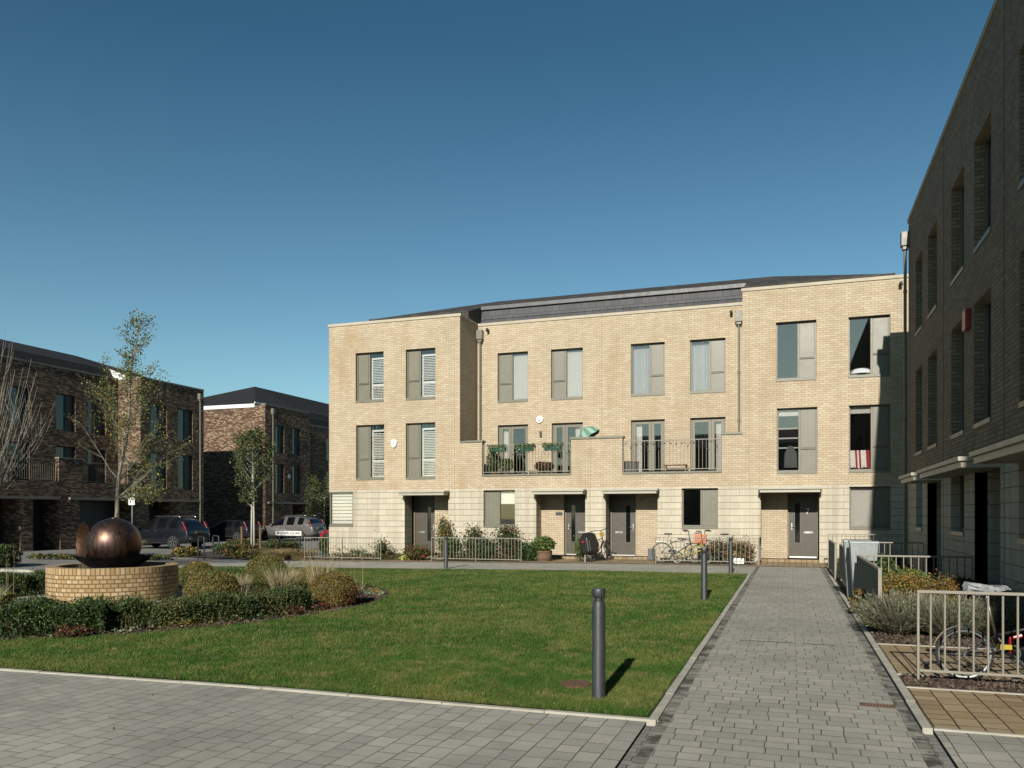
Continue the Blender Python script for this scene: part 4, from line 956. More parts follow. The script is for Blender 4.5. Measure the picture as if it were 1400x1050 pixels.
for i in range(1500):
    r = .96 * math.sqrt(rnd.random()); a = rnd.random() * 6.283; s = rnd.uniform(.012, .03); z = zg + HT - .09 + rnd.uniform(0, .025)
    c = Vector((CX + r * math.cos(a), CY + r * math.sin(a), z)); R_ = Matrix.Rotation(rnd.random() * 6, 3, 'Z')
    q = [c + R_ @ Vector(v) * s for v in ((1, 0, 0), (0, .8, 0), (-1, .1, 0), (0, -.8, 0), (0, 0, .8), (0, 0, -.8))]
    b = len(m.v); m.v += [tuple(v) for v in q]
    for f_ in ((0, 1, 4), (1, 2, 4), (2, 3, 4), (3, 0, 4)): m.f.append(tuple(b + k for k in f_)); m.m.append(0)
m.lathe([(0, zg + HT - .10), (.97, zg + HT - .10)], (CX, CY, 0), 32); o = m.build('pebbles', M['stone_chip'], t); tag(o, kind='stuff')
m = MB(); nb = 18; prof = [(.30, .56), (.45, .60), (.62, .72), (.735, .82), (.70, .80), (.5, .69), (.0, .66)]
b0 = len(m.v)
for k, (r, z) in enumerate(prof):
    for j in range(nb):
        a = 6.2832 * j / nb; f_ = 1 + (.05 * math.sin(j * 2.4) if k in (3, 4) else 0); dz = .025 * math.sin(j * 2.4 + 1) if k in (3, 4) else 0
        m.v.append((CX + r * f_ * math.cos(a), CY + r * f_ * math.sin(a), z + dz))
for k in range(len(prof) - 1):
    for j in range(nb): m.f.append((b0 + k * nb + j, b0 + k * nb + (j + 1) % nb, b0 + (k + 1) * nb + (j + 1) % nb, b0 + (k + 1) * nb + j)); m.m.append(0)
m.build('bowl', M['bowl'], t)
m = MB(); prof = [(.505 * math.sin(math.pi * k / 40), 1.055 - .505 * math.cos(math.pi * k / 40)) for k in range(41)]; m.lathe(prof, (CX, CY, 0), 64)
m.lathe([(.06, 1.54), (.07, 1.565), (0, 1.575)], (CX, CY, 0), 20); m.build('sphere', M['bronze'], t, smooth=True)
ax = (Vector((.71, -.70, 0)) * .42 + Vector((-.70, -.71, 0)) * .9 + Vector((0, 0, .05))).normalized()
Rm = ax.to_track_quat('Z', 'X').to_matrix().to_4x4()
m = MB(); prof = [(0, -.10), (.12, -.093), (.24, -.065), (.33, -.02), (.37, .015), (.372, .02), (.36, .01), (.24, -.05), (.12, -.08), (0, -.087)]
m.lathe([(r, z) for r, z in prof], (CX - .44, CY - .32, 1.10), 40, M=Rm @ Matrix.Diagonal((1.0, .82, 1, 1))); m.build('petal', M['petal'], t, smooth=True)

# ------------------------------------------------------------------ round garden
def disc(name, r0, r1, dz, mt):
    m = MB(); n = 96
    for i in range(n):
        a, b = 6.28319 * i / n, 6.28319 * (i + 1) / n; P = lambda r, t: (CX + r * math.cos(t), CY + r * math.sin(t), gz(CX + r * math.cos(t)) + dz)
        k = 4
        for j in range(k):
            q0, q1 = r0 + (r1 - r0) * j / k, r0 + (r1 - r0) * (j + 1) / k; m.face([P(q0, a), P(q0, b), P(q1, b), P(q1, a)])
    return tag(m.build(name, mt), kind='structure')
disc('garden_bed', 2.35, 5.40, .025, M['soil']); disc('garden_path', 0, 2.35, .045, M['pave2'])
def polar(r, deg): return (CX + r * math.cos(R(deg)), CY + r * math.sin(R(deg)))

def ell(n, c, rx, ry, rz, shell=.55, zmin=None, lumpy=1.0):
    v = npr.normal(size=(n * 2, 3)); v /= np.linalg.norm(v, axis=1, keepdims=True); rr = npr.uniform(shell, 1, (n * 2, 1)) ** .6
    lump = 1 + lumpy * (.10 * np.sin(v[:, :1] * 7 + c[0] * 3) * np.sin(v[:, 1:2] * 6 + 1) + .06 * np.sin(v[:, 2:] * 11))
    p = v * rr * lump * np.array([rx, ry, rz]) + np.array(c)
    if zmin is not None: p = p[p[:, 2] > zmin]
    return p[:n]
def core(m, c, rx, ry, rz, n=14):
    m.lathe([(math.sin(math.pi * k / 8) * rx, c[2] - math.cos(math.pi * k / 8) * rz) for k in range(9)], (c[0], c[1], 0), n, M=Matrix.Diagonal((1, ry / rx, 1, 1)))
def shrub(name, label, cat, x, y, r, h, mats, wts, n=1400, size=.045, grp=None, z=None, shape='dome', zlow=0.0, stems=0, flowers=None, elong=1.6, ry=None, ragged=0):
    z = gz(x) if z is None else z; ry = ry or r
    f = Foliage(); cz = z + zlow + (h - zlow) * (.42 if shape == 'dome' else .5); rz = (h - zlow) * (.58 if shape == 'dome' else .5)
    ball = name == 'round_bush'
    P = ell(n, (x, y, cz), r, ry, rz, .82 if ball else .6, z + .01, .35 if ball else 1.0)
    if ragged: P = P + npr.normal(0, ragged, P.shape) * (npr.random((len(P), 1)) < .6); P = P[P[:, 2] > z]
    mi = npr.choice(len(mats), len(P), p=np.array(wts) / sum(wts))
    # clumps: neighbouring leaves share a tone
    cl = (np.sin(P[:, 0] * 9 + x) + np.sin(P[:, 1] * 8 + y) + np.sin(P[:, 2] * 10)) ; mi = np.where((cl > 1.0) & (npr.random(len(P)) < .6), len(mats) - 1, mi)
    f.leaves(P, size, mi.astype(int), elong)
    if ball:
        Q = ell(260, (x, y, cz), r, ry, rz, .97, z + h * .3, .3); f.blades(Q, npr.uniform(.03, .09, len(Q)), .006, .6, 0, .1)
    if flowers:
        k = flowers[1]; Q = ell(k, (x, y, cz), r * 1.02, ry * 1.02, rz * 1.03, .93, z + h * .3); f.leaves(Q, flowers[2], len(mats), 1.1); mats = mats + [flowers[0]]
    if stems:
        a = npr.uniform(0, 6.28, stems); rr = r * .6 * np.sqrt(npr.random(stems)); B = np.stack([x + rr * np.cos(a) * .4, y + rr * np.sin(a) * .4, np.full(stems, z)], 1)
        f.blades(B, h * .75, .014, .5, len(mats), .1); mats = mats + [M['bark']]
    mt = [M[q] if isinstance(q, str) else q for q in mats]
    th = None
    if cat:
        th = thing(name, label, cat, (x, y, z), grp)
        f.build('foliage', mt, th)
        q_ = .86 if ball else .62; m = MB(); core(m, (x, y, cz), r * q_, ry * q_, rz * (q_ + .03)); m.build('inner_growth', M['lf_olive'] if ball else M['lf_dark'], th, smooth=True)
    return th

BG = 'clipped round bushes ringing the fountain'
shrub('round_bush', 'clipped olive gold round bush directly right of the brick plinth', 'bush', -9.95, 12.1, .50, .68, ['lf_olive', 'lf_gold', 'lf_mid'], [4, 3, 1], 15000, .018, BG)
shrub('round_bush', 'tallest clipped round bush, behind the others beyond the plinth path', 'bush', -11.1, 15.3, .47, .80, ['lf_olive', 'lf_gold', 'lf_mid'], [4, 3, 2], 15000, .018, BG, shape='full')
shrub('round_bush', 'small clipped bush close behind the right edge of the plinth', 'bush', -13.5, 15.9, .42, .60, ['lf_gold', 'lf_olive', 'lf_mid'], [3, 3, 2], 10000, .018, BG)
shrub('round_bush', 'clipped round bush with gold top among the pale dry grasses', 'bush', -9.3, 14.3, .42, .62, ['lf_olive', 'lf_gold', 'lf_mid'], [4, 4, 1], 11000, .018, BG)
shrub('round_bush', 'clipped bronze green bush at the right tip of the round garden', 'bush', -7.8, 12.7, .44, .64, ['lf_olive', 'lf_gold', 'lf_rust'], [4, 3, 1], 13000, .018, BG)
shrub('round_bush', 'bush with yellow flowers left of the plinth at the picture edge', 'bush', -12.4, 9.6, .5, .52, ['lf_olive', 'lf_gold', 'lf_mid'], [4, 2, 2], 9000, .02, BG, flowers=('fl_yel', 60, .045))
def hedge(label, a0, a1, r, wd, h, mats, wts, n, size=.024, grp='low hedges of the round garden'):
    am = (a0 + a1) / 2; x, y = polar(r, am); th = thing('hedge', label, 'hedge', (x, y, gz(x)), grp)
    a = R(1) * npr.uniform(a0, a1, n); s = npr.uniform(-1, 1, n); tt = npr.uniform(0, 1, n)
    q = npr.random(n); side = q < .45                                    # most leaves on the faces of the hedge
    s = np.where(side, np.sign(s) * npr.uniform(.8, 1.05, n), s); tt = np.where(~side & (q < .85), npr.uniform(.85, 1.05, n), tt)
    top = h * (1 + .10 * np.sin(a * 23) + .07 * np.sin(a * 51 + 1)); rr = r + s * wd / 2 * (1 + .12 * np.sin(a * 31 + 2)) * (1 - .25 * np.clip(tt - .6, 0, 1))
    X = CX + rr * np.cos(a); Y = CY + rr * np.sin(a); Z = -.2 * np.clip((-5 - X) / 17, 0, 1) + .04 + tt * top
    f = Foliage(); mi = npr.choice(len(mats), n, p=np.array(wts) / sum(wts)); cl = np.sin(a * 17) + np.sin(a * 41 + 2) > .9; mi = np.where(cl & (npr.random(n) < .5), len(mats) - 1, mi)
    P = np.stack([X, Y, Z], 1); P += npr.normal(0, .045, P.shape) * (npr.random((n, 1)) < .35); g_ = (np.sin(a * 67 + 1) * np.sin(a * 29) > .55) & (npr.random(n) < .55); P = P[~g_]; mi = mi[~g_]
    f.leaves(P, size, mi.astype(int), 1.5)
    k = n // 50; j_ = npr.integers(0, len(P), k); Q = P[j_]; Q = Q[Q[:, 2] > Q[:, 2].mean()]; f.blades(Q, npr.uniform(.04, .13, len(Q)), .008, .5, 1, .1)
    k = n // 60; aa = R(1) * npr.uniform(a0, a1, k); rr = r + npr.uniform(-.5, .5, k) * wd; X = CX + rr * np.cos(aa); Y = CY + rr * np.sin(aa)
    f.blades(np.stack([X, Y, -.2 * np.clip((-5 - X) / 17, 0, 1) + .03], 1), npr.uniform(.15, h, k), .009, .35, len(mats), .1)
    f.build('foliage', [M[q] for q in mats] + [M['wood']], th)
    m = MB(); K = 24
    for i in range(K):
        t0, t1 = R(a0 + 1 + (a1 - a0 - 2) * i / K), R(a0 + 1 + (a1 - a0 - 2) * (i + 1) / K)
        def q_(rr, t, z): xx = CX + rr * math.cos(t); return (xx, CY + rr * math.sin(t), gz(xx) + z)
        i0, i1 = r - wd * .33, r + wd * .33; z0, z1 = .12, h * .8
        m.face([q_(i0, t0, z1), q_(i0, t1, z1), q_(i1, t1, z1), q_(i1, t0, z1)]); m.face([q_(i1, t0, z0), q_(i1, t1, z0), q_(i1, t1, z1), q_(i1, t0, z1)]); m.face([q_(i0, t0, z0), q_(i0, t1, z0), q_(i0, t1, z1), q_(i0, t0, z1)])
    m.build('inner_growth', M['lf_dark'], th)
hedge('dark green clipped hedge curving along the front right of the round garden', -47, -8, 4.75, .66, .32, ['lf_dark', 'lf_mid', 'lf_olive'], [4, 4, 2], 46000)
hedge('rounded dark hedge section in front of the brick plinth', -60, -46, 4.85, .8, .38, ['lf_dark', 'lf_mid', 'lf_mid'], [5, 3, 2], 24000)
hedge('straggly dark hedge section at the left front of the round garden', -86, -62, 4.95, .65, .29, ['lf_dark', 'lf_olive', 'lf_mid'], [4, 2, 3], 30000)
hedge('small hedge section left of the plinth, behind the garden path', 150, 196, 3.1, .6, .40, ['lf_dark', 'lf_mid', 'lf_lite'], [4, 3, 1], 20000)
hedge('short back hedge right of the plinth between two round bushes', 58, 90, 3.0, .5, .36, ['lf_mid', 'lf_dark', 'lf_lite'], [4, 3, 2], 14000)
def grasses(name, label, cat, x, y, r, h, mats, wts, n=500, w=.008, lean=.5, bend=.3, grp=None, z=None):
    z = gz(x) + .03 if z is None else z; a = npr.uniform(0, 6.283, n); q = r * .35 * np.sqrt(npr.random(n))
    B = np.stack([x + q * np.cos(a), y + q * np.sin(a), np.full(n, z)], 1)
    D = np.stack([np.cos(a), np.sin(a), 0 * a], 1)
    f = Foliage(); f.blades(B, h * npr.uniform(.55, 1.05, n), w, lean, npr.choice(len(mats), n, p=np.array(wts) / sum(wts)), bend, dirs=D)
    return tag(f.build(name, [M[q] for q in mats]), label, cat, grp)
GG = 'ornamental grasses of the round garden'
grasses('grass_clump', 'pale dry grass clump between the two clipped bushes at the right', 'grass clump', -9.2, 13.2, .45, .62, ['straw', 'straw2', 'lf_olive'], [3, 3, 2], 1100, .009, .35, .2, GG)
grasses('grass_clump', 'tall pale grass with wispy stems behind the front right hedge', 'grass clump', -8.5, 13.4, .4, .95, ['straw2', 'straw'], [2, 2], 330, .007, .3, .15, GG)
grasses('grass_clump', 'green and straw grass clump just left of the gold topped bush', 'grass clump', -10.2, 14.5, .38, .68, ['lf_mid', 'lf_lite', 'straw'], [4, 2, 2], 800, .010, .4, .2, GG)
grasses('grass_clump', 'grey green spiky grass clump in front of the left side of the plinth', 'grass clump', -11.8, 9.0, .45, .68, ['lf_grey', 'lf_grey', 'lf_lite'], [4, 2, 1], 700, .009, .55, .3, GG)
grasses('grass_clump', 'dry twiggy fan of stems standing in the hedge before the plinth', 'grass clump', -10.1, 8.7, .35, .55, ['straw', 'lf_rust', 'bark'], [3, 1, 2], 120, .013, .55, .1, GG)
grasses('grass_clump', 'sparse straw stems beside the tallest clipped bush', 'grass clump', -10.5, 13.6, .4, .5, ['straw2', 'straw', 'lf_olive'], [3, 2, 1], 520, .008, .45, .1, GG)
grasses('grass_clump', 'dry purple brown clump beside the back right of the plinth', 'grass clump', -12.7, 15.0, .3, .38, ['lf_plum', 'straw2', 'lf_rust'], [3, 2, 1], 300, .012, .6, .2, GG)
def seedheads(label, x, y, n, h, hm, grp='tall seed heads in the round garden'):
    f = Foliage(); a = npr.uniform(0, 6.28, n); q = .45 * np.sqrt(npr.random(n)); X = x + q * np.cos(a); Y = y + q * np.sin(a); H = h * npr.uniform(.7, 1.1, n)
    f.blades(np.stack([X, Y, np.full(n, gz(x))], 1), H, .006, .02, 0, .01)
    P = np.repeat(np.stack([X, Y, gz(x) + H * .99], 1), 7, 0) + npr.normal(0, .012, (n * 7, 3)); f.leaves(P, .028, 1, 1.2)
    tag(f.build('seed_heads', [M['straw'], M[hm]]), label, 'seed heads', grp)
grasses('grass_clump', 'pale dry grass clump beside the bush at the right tip of the garden', 'grass clump', -8.3, 12.0, .35, .42, ['straw', 'straw2', 'lf_rust'], [3, 2, 2], 520, .008, .5, .3, GG)
grasses('grass_clump', 'tawny grass clump spilling over the front left hedge', 'grass clump', -11.2, 8.2, .4, .45, ['straw', 'lf_olive', 'straw2'], [3, 2, 2], 500, .009, .6, .3, GG)
seedheads('dark seed heads on thin stems left of the plinth in front of the path', -12.2, 8.6, 26, .66, 'lf_rust')
seedheads('dark seed heads standing against the road far left of the plinth', -15.4, 12.2, 16, .95, 'lf_plum')
seedheads('small purple flower heads above the tallest clipped bush', -9.9, 15.0, 14, .85, 'lf_plum')
seedheads('thin tall dry stalks at the right end of the garden', -7.9, 13.5, 14, 1.0, 'straw')
# low ground cover filling the ring bed
f = Foliage(); n = 42000; a = npr.uniform(0, 6.283, n); q = npr.uniform(2.45, 5.3, n); keep = (np.sin(a * 5 + q * 2) + np.sin(q * 3 + a * 11) > -.2); a, q = a[keep], q[keep]; n = len(a)
X, Y = CX + q * np.cos(a), CY + q * np.sin(a); hgt = .06 + .06 * np.sin(a * 9) * np.sin(q * 5)
mi = (np.floor(a * 7 + q * 1.5) % 6).astype(int); mi = np.where(npr.random(n) < .3, npr.integers(0, 6, n), mi)
f.leaves(np.stack([X, Y, -.2 * np.clip((-5 - X) / 17, 0, 1) + .05 + npr.uniform(0, 1, n) * np.abs(hgt)], 1), .026, mi, 1.6)
tag(f.build('low_plants', [M['lf_dark'], M['lf_mid'], M['lf_olive'], M['lf_rust'], M['lf_grey'], M['lf_gold']]), 'mixed low autumn planting filling the ring bed', 'ground cover', kind='stuff')
HG = 'purple leaved plants edging the round garden'
for (r_, dg, lb) in ((5.05, -7, 'purple leaved clump at the foot of the bronze green bush'), (5.1, -14, 'reddish purple clump with a pink flower at the hedge end'), (5.3, -50, 'small dark purple clump at the hedge foot before the plinth')):
    x, y = polar(r_, dg); shrub('heuchera', lb, 'plant', x, y, .20, .14, ['lf_plum', 'lf_dark', 'lf_rust'], [3, 4, 2], 1100, .028, HG, flowers=('fl_pink', 6, .03), ragged=.04)

# ------------------------------------------------------------------ planting beside the footpath and houses
def lavender(label, x, y, r, h, n=1500, mats=('lf_grey', 'lf_lav', 'lf_olive'), grp='lavender bushes beside the footpath'):
    th = thing('lavender', label, 'lavender', (x, y, 0), grp); a = npr.uniform(0, 6.283, n); q = np.sqrt(npr.random(n)); ti = npr.random(n)
    D = np.stack([np.cos(a), np.sin(a), 0 * a], 1); B = np.stack([x + q * r * .25 * np.cos(a), y + q * r * .25 * np.sin(a), 0 * a + .02], 1)
    f = Foliage(); H = h * np.sqrt(1 - .5 * q ** 2) * npr.uniform(.5, 1.18, n) * (1 + .12 * np.sin(a * 5 + x * 9)); lean = (q * r * 1.1 / np.maximum(H, .1))
    T = B + D * (lean * H)[:, None] * .85; T[:, 2] += H * .9
    W = np.stack([-np.sin(a + 1), np.cos(a + 1), 0 * a], 1) * .004
    f.V.append(np.stack([B - W, B + W, T + W * .7, T - W * .7], 1)); f.M.append(np.ones(n, int))
    k = 9; s = npr.uniform(.3, 1.0, (n, k, 1)); P = (B[:, None, :] * (1 - s) + T[:, None, :] * s).reshape(-1, 3) + npr.normal(0, .008, (n * k, 3))
    dirs = np.repeat(T - B, k, 0); dirs /= np.linalg.norm(dirs, axis=1, keepdims=True)
    L = (dirs + npr.normal(0, .22, dirs.shape)) * .026; b = npr.normal(size=L.shape); W2 = np.cross(L, b); W2 /= np.linalg.norm(W2, axis=1, keepdims=True); W2 *= .0045
    f.V.append(np.stack([P - L, P + W2, P + L, P - W2], 1)); f.M.append(np.repeat(npr.choice([0, 0, 2, 1], n), k))
    f.build('stems', [M[q] for q in mats], th)
    m = MB(); core(m, (x, y, h * .28), r * .5, r * .5, h * .3); m.build('inner_growth', M['lf_lav'], th)
lavender('grey green lavender bush spilling over the path edge at the railing end', 1.38, 12.1, .52, .56)
lavender('grey green lavender bush behind the near railing, middle of three', 1.98, 12.0, .50, .54)
lavender('grey green lavender bush by the shaded wall, rightmost of three', 2.55, 12.0, .48, .54, 1300)
OG = 'orange and gold shrubs beside the footpath'
shrub('orange_shrub', 'golden orange shrub just behind the lavender at the railing end', 'shrub', 1.65, 13.7, .42, .72, ['lf_gold', 'lf_orange', 'lf_olive'], [5, 2, 3], 9000, .022, OG, shape='full', stems=30, ragged=.07)
shrub('orange_shrub', 'rusty orange shrub in the middle of the bed behind the lavender', 'shrub', 2.2, 13.5, .42, .66, ['lf_orange', 'lf_rust', 'lf_olive'], [3, 2, 3], 8000, .022, OG, shape='full', stems=30, ragged=.08)
shrub('orange_shrub', 'orange flowered shrub near the shaded wall behind the near railing', 'shrub', 2.72, 12.9, .35, .6, ['lf_olive', 'lf_orange', 'lf_rust'], [4, 2, 2], 5600, .022, OG, stems=24, ragged=.07)
shrub('leafy_shrub', 'light green shrub behind the orange ones before the galvanised planters', 'shrub', 1.9, 15.2, .38, .72, ['lf_lite', 'lf_mid', 'lf_mid'], [3, 3, 1], 2400, .05, OG, shape='full', stems=14)
shrub('leafy_shrub', 'dark green shrub in shade at the end of the cross railing', 'shrub', 2.65, 15.0, .35, .6, ['lf_dark', 'lf_mid', 'lf_rust'], [4, 2, 1], 1800, .05, OG, stems=14)
shrub('leafy_shrub', 'green shrub with yellow blooms between the planters and the far cross railing', 'shrub', 1.8, 19.8, .45, .78, ['lf_mid', 'lf_lite', 'lf_dark'], [3, 2, 2], 2000, .055, OG, shape='full', flowers=('fl_yel', 18, .05))
shrub('leafy_shrub', 'low rusty leaved plant poking out at the foot of the planters', 'shrub', 1.07, 14.3, .17, .45, ['lf_rust', 'lf_orange', 'lf_olive'], [3, 1, 2], 420, .035, OG, stems=12)
shrub('leafy_shrub', 'dark low shrub at the foot of the far cross railing', 'shrub', 2.4, 22.6, .45, .6, ['lf_dark', 'lf_mid', 'lf_mid'], [3, 2, 1], 1500, .05, OG)
FG = 'plants in the front garden beds of the sunlit terrace'
for q in [('rose_bush', 'tall leggy rose bush with bronze leaves under the middle of the window', -11.0, 27.6, .40, 1.25, ['lf_rust', 'lf_dark', 'lf_mid'], [3, 4, 2], 900, .06, None),
          ('rose_bush', 'tall bronze leaved rose bush at the right end of its railing', -9.65, 27.5, .45, 1.30, ['lf_rust', 'lf_dark', 'lf_mid'], [4, 4, 1], 1200, .06, ('fl_pink', 8, .06)),
          ('rose_bush', 'green rose bush in the left corner of the roses railing', -11.75, 27.4, .35, .85, ['lf_mid', 'lf_lite', 'lf_dark'], [3, 3, 2], 900, .06, ('fl_white', 8, .05)),
          ('green_shrub', 'dense dark green shrub low between the two tall rose bushes', -10.35, 27.3, .42, .72, ['lf_dark', 'lf_mid', 'lf_dark'], [4, 3, 2], 1400, .05, None),
          ('flowering_bush', 'dark green bush with white flowers between railing and barrel', -8.75, 27.3, .40, .62, ['lf_dark', 'lf_mid', 'lf_mid'], [3, 4, 1], 1500, .05, ('fl_white', 26, .05)),
          ('red_flowers', 'low plants with red flowers at the right of the left railing', -13.1, 27.2, .5, .46, ['lf_dark', 'lf_rust', 'lf_mid'], [3, 3, 2], 1500, .05, ('fl_red', 60, .055)),
          ('wall_climber', 'narrow upright climber beside the left front door', -12.55, 28.35, .22, 1.62, ['lf_mid', 'lf_olive', 'lf_orange'], [4, 3, 1], 1000, .055, None),
          ('pink_rose', 'small rose bush behind the middle of the left railing', -14.95, 27.9, .32, .78, ['lf_mid', 'lf_rust', 'lf_lite'], [3, 2, 1], 420, .05, ('fl_pink', 8, .05)),
          ('white_daisies', 'low green plant with white flowers behind the left railing', -16.0, 27.9, .35, .36, ['lf_mid', 'lf_grey', 'lf_lite'], [3, 2, 1], 600, .045, ('fl_white', 24, .04)),
          ('upright_plant', 'green upright plant with pale flowers next to the end on railing', -6.85, 27.15, .2, .85, ['lf_mid', 'lf_lite', 'lf_olive'], [3, 2, 2], 700, .045, ('fl_white', 10, .035)),
          ('rust_bush', 'brown autumn shrub at the right end behind the bicycle railing', -1.65, 27.7, .5, .72, ['lf_rust', 'lf_olive', 'straw'], [4, 3, 2], 1700, .05, None),
          ('rust_bush', 'small brown shrub next to the orange crate behind the railing', -2.35, 28.1, .38, .68, ['lf_rust', 'lf_olive', 'lf_mid'], [4, 3, 1], 1000, .05, None)]:
    shrub(q[0], q[1], 'plant', q[2], q[3], q[4], q[5], q[6], q[7], int(q[8] * 1.5), q[9] * .85, FG, shape='full', zlow=.05, stems=22, flowers=q[10], ragged=.12)
t = thing('barrel_planter', 'half barrel planter of round leaved green plants right of the rose railing', 'planter', (-8.25, 27.35, -.06))
m = MB(); m.lathe([(.24, -.06), (.29, .12), (.30, .34), (.285, .34), (.27, .28), (0, .28)], (-8.25, 27.35, 0), 24); m.build('barrel', M['wood'], t, smooth=True, autos=30)
m = MB()
for z in (.02, .26): m.lathe([(.278 if z < .1 else .303, z), (.283 if z < .1 else .304, z + .035)], (-8.25, 27.35, 0), 24)
m.build('hoop', M['rust'], t, smooth=True)
f = Foliage(); f.leaves(ell(1700, (-8.25, 27.35, .56), .40, .40, .30, .4), .07, npr.integers(0, 3, 1700), 1.1, .8); f.build('foliage', [M['lf_lite'], M['lf_mid'], M['lf_olive']], t)
# ground cover in the front beds
f = Foliage(); xs = []
for a, b, c, d, n in ((-17.1, -13.8, 26.9, 28.5, 2600), (-12.1, -9.1, 26.9, 28.5, 2400), (-4.2, -1.2, 26.9, 28.6, 500), (1.2, 3.0, 12.6, 15.8, 3600), (1.2, 3.0, 16, 25.8, 5000), (1.3, 3.3, 26.6, 28.5, 1200)):
    P = np.stack([npr.uniform(a, b, n), npr.uniform(c, d, n), npr.uniform(.02, .22, n) * (1 if a < 0 else .8)], 1); P[:, 2] += gz((a + b) / 2); f.leaves(P, .045, npr.integers(0, 4, n), 1.5)
tag(f.build('bed_plants', [M['lf_dark'], M['lf_mid'], M['lf_rust'], M['lf_olive']]), 'low mixed leaves covering the soil of the front garden beds', 'ground cover', kind='stuff')
# yellow lime bag, grey box
m = MB(); c_ = (-13.55, 27.35, -.09)
b = len(m.v); nn = 12
for k, (r, z) in enumerate(((.30, 0), (.34, .06), (.26, .15), (.10, .21), (.03, .30))):
    for j in range(nn): a = 6.283 * j / nn; q = 1 + .22 * math.sin(j * 2.7 + k * 1.3); m.v.append((c_[0] + r * q * math.cos(a), c_[1] + r * q * .6 * math.sin(a), c_[2] + z + .02 * math.sin(j * 3.1)))
for k in range(4):
    for j in range(nn): m.f.append((b + k * nn + j, b + k * nn + (j + 1) % nn, b + (k + 1) * nn + (j + 1) % nn, b + (k + 1) * nn + j)); m.m.append(0)
tag(m.build('plastic_bag', plain('lime_plastic', (.55, .62, .14), .5)), 'crumpled lime yellow plastic bag on the paving by the left door', 'bag')
m = MB(); m.box(-4.72, -4.5, 28.2, 28.45, .02, .42); tag(m.build('grey_box', M['lead'], bevel=.02), 'small grey utility box against the brick at the left end of the bicycle railing', 'utility box')
m = MB(); m.box(-1.75, -1.42, 27.0, 27.2, .02, .2); tag(m.build('trough', M['white'], bevel=.02), 'small white plastic trough at the right end behind the bicycle railing', 'trough')
# terrace things
def windowbox(label, x, n=260):
    t = thing('window_box', label, 'window box', (x, 28.66, 3.95), 'green window boxes hung on the terrace balustrade')
    m = MB(); m.prism([(28.58, 3.98), (28.70, 3.98), (28.705, 4.13), (28.56, 4.13)], 'x', x - .31, x + .31); m.build('box', plain('green_plastic', (.02, .09, .06), .5), t, bevel=.006)
    f = Foliage(); P = np.stack([npr.uniform(x - .4, x + .4, n * 3), npr.normal(28.6, .06, n * 3), 4.18 + npr.uniform(-1, 1, n * 3) * .07 - np.abs(npr.normal(0, .13, n * 3)) * (npr.random(n * 3) < .35)], 1); P = P[npr.random(len(P)) < .55]; n = len(P) // 3; P = P[:n * 3]; f.leaves(P, .042, npr.integers(0, 4, n * 3), 1.4)
    f.build('foliage', [M['lf_mid'], M['lf_mid'], M['lf_grey'], M['lf_lite']], t)
windowbox('green window box at the left end of the terrace balustrade', -10.45); windowbox('bushiest green window box, in the middle of the terrace balustrade', -9.35, 420); windowbox('green window box at the right end, before the parasol', -8.3)
for x, y, r, h, lb, mt, fl in ((-10.85, 29.3, .3, .95, 'tall potted plant with pink flowers in the left corner of the terrace', ['lf_mid', 'lf_lite', 'lf_dark'], ('fl_pink', 20, .05)), (-10.3, 29.2, .28, .6, 'bushy potted plant with pale pink flowers by the left terrace door', ['lf_mid', 'lf_olive', 'lf_lite'], ('fl_pink', 14, .05)), (-9.0, 29.5, .25, .45, 'round reddish potted plant at the middle of the terrace wall', ['lf_rust', 'lf_olive', 'lf_plum'], None), (-8.7, 29.4, .22, .42, 'small dark potted plant before the right terrace door', ['lf_rust', 'lf_plum', 'lf_dark'], None)):
    t = shrub('potted_plant', lb, 'potted plant', x, y, r, h, mt, [3, 2, 2], 700, .055, 'potted plants on the terrace', z=3.18, zlow=.15, flowers=fl)
    m = MB(); m.lathe([(.09, 3.04), (.14, 3.24), (.15, 3.26), (.13, 3.26), (.12, 3.22), (0, 3.22)], (x, y, 0), 16); m.build('pot', M['plinth_pot'] if 'plinth_pot' in M else M['rust'], t, smooth=True, autos=35)
t = thing('parasol', 'half folded green and white striped parasol behind the terrace parapet', 'parasol', (-6.95, 29.5, 3.05))
gm_ = plain('green_canvas', (.14, .32, .24), .9); wm_ = plain('pale_canvas', (.36, .50, .42), .9)
m = MB(); apex = Vector((-7.36, 29.35, 4.86)); nn = 16
Mx = Matrix.Translation(apex) @ Matrix.Rotation(R(-38), 4, 'Y'); rim = []
for j in range(nn + 1): a = 6.283 * j / nn; rim.append(Mx @ Vector((.46 * math.cos(a), .36 * math.sin(a), -.52 + .03 * (j % 2))))
mid = [Mx @ Vector((.34 * math.cos(6.283 * j / nn), .26 * math.sin(6.283 * j / nn), -.22)) for j in range(nn + 1)]
for j in range(nn): m.face([apex, mid[j], mid[j + 1]], j % 2); m.face([mid[j], rim[j], rim[j + 1], mid[j + 1]], j % 2)
m.build('canopy_cloth', [gm_, wm_], t)
m = MB(); m.tube([(-6.9, 29.5, 3.05), (-7.0, 29.48, 4.2), apex], .018, 8); m.build('pole', M['rail'], t)
m = MB(); m.lathe([(.0, 3.12), (.2, 3.11), (.22, 3.04)], (-6.9, 29.5, 0), 16); m.build('base', M['lead'], t)
m = MB(); pts = [(-5.6 + i * .1, 28.68, 4.17 - .05 * abs(math.sin(i * .42)) - (.14 if i % 5 == 2 else 0)) for i in range(34)]; m.tube(pts, .006, 4)
for i in range(0, 34, 2): m.lathe([(0, -.03), (.02, -.02), (.022, 0), (0, .02)], (pts[i][0], pts[i][1], pts[i][2] - .03), 8)
tag(m.build('string_lights', M['black']), 'string of small bulbs threaded along the right terrace balustrade', 'string lights')
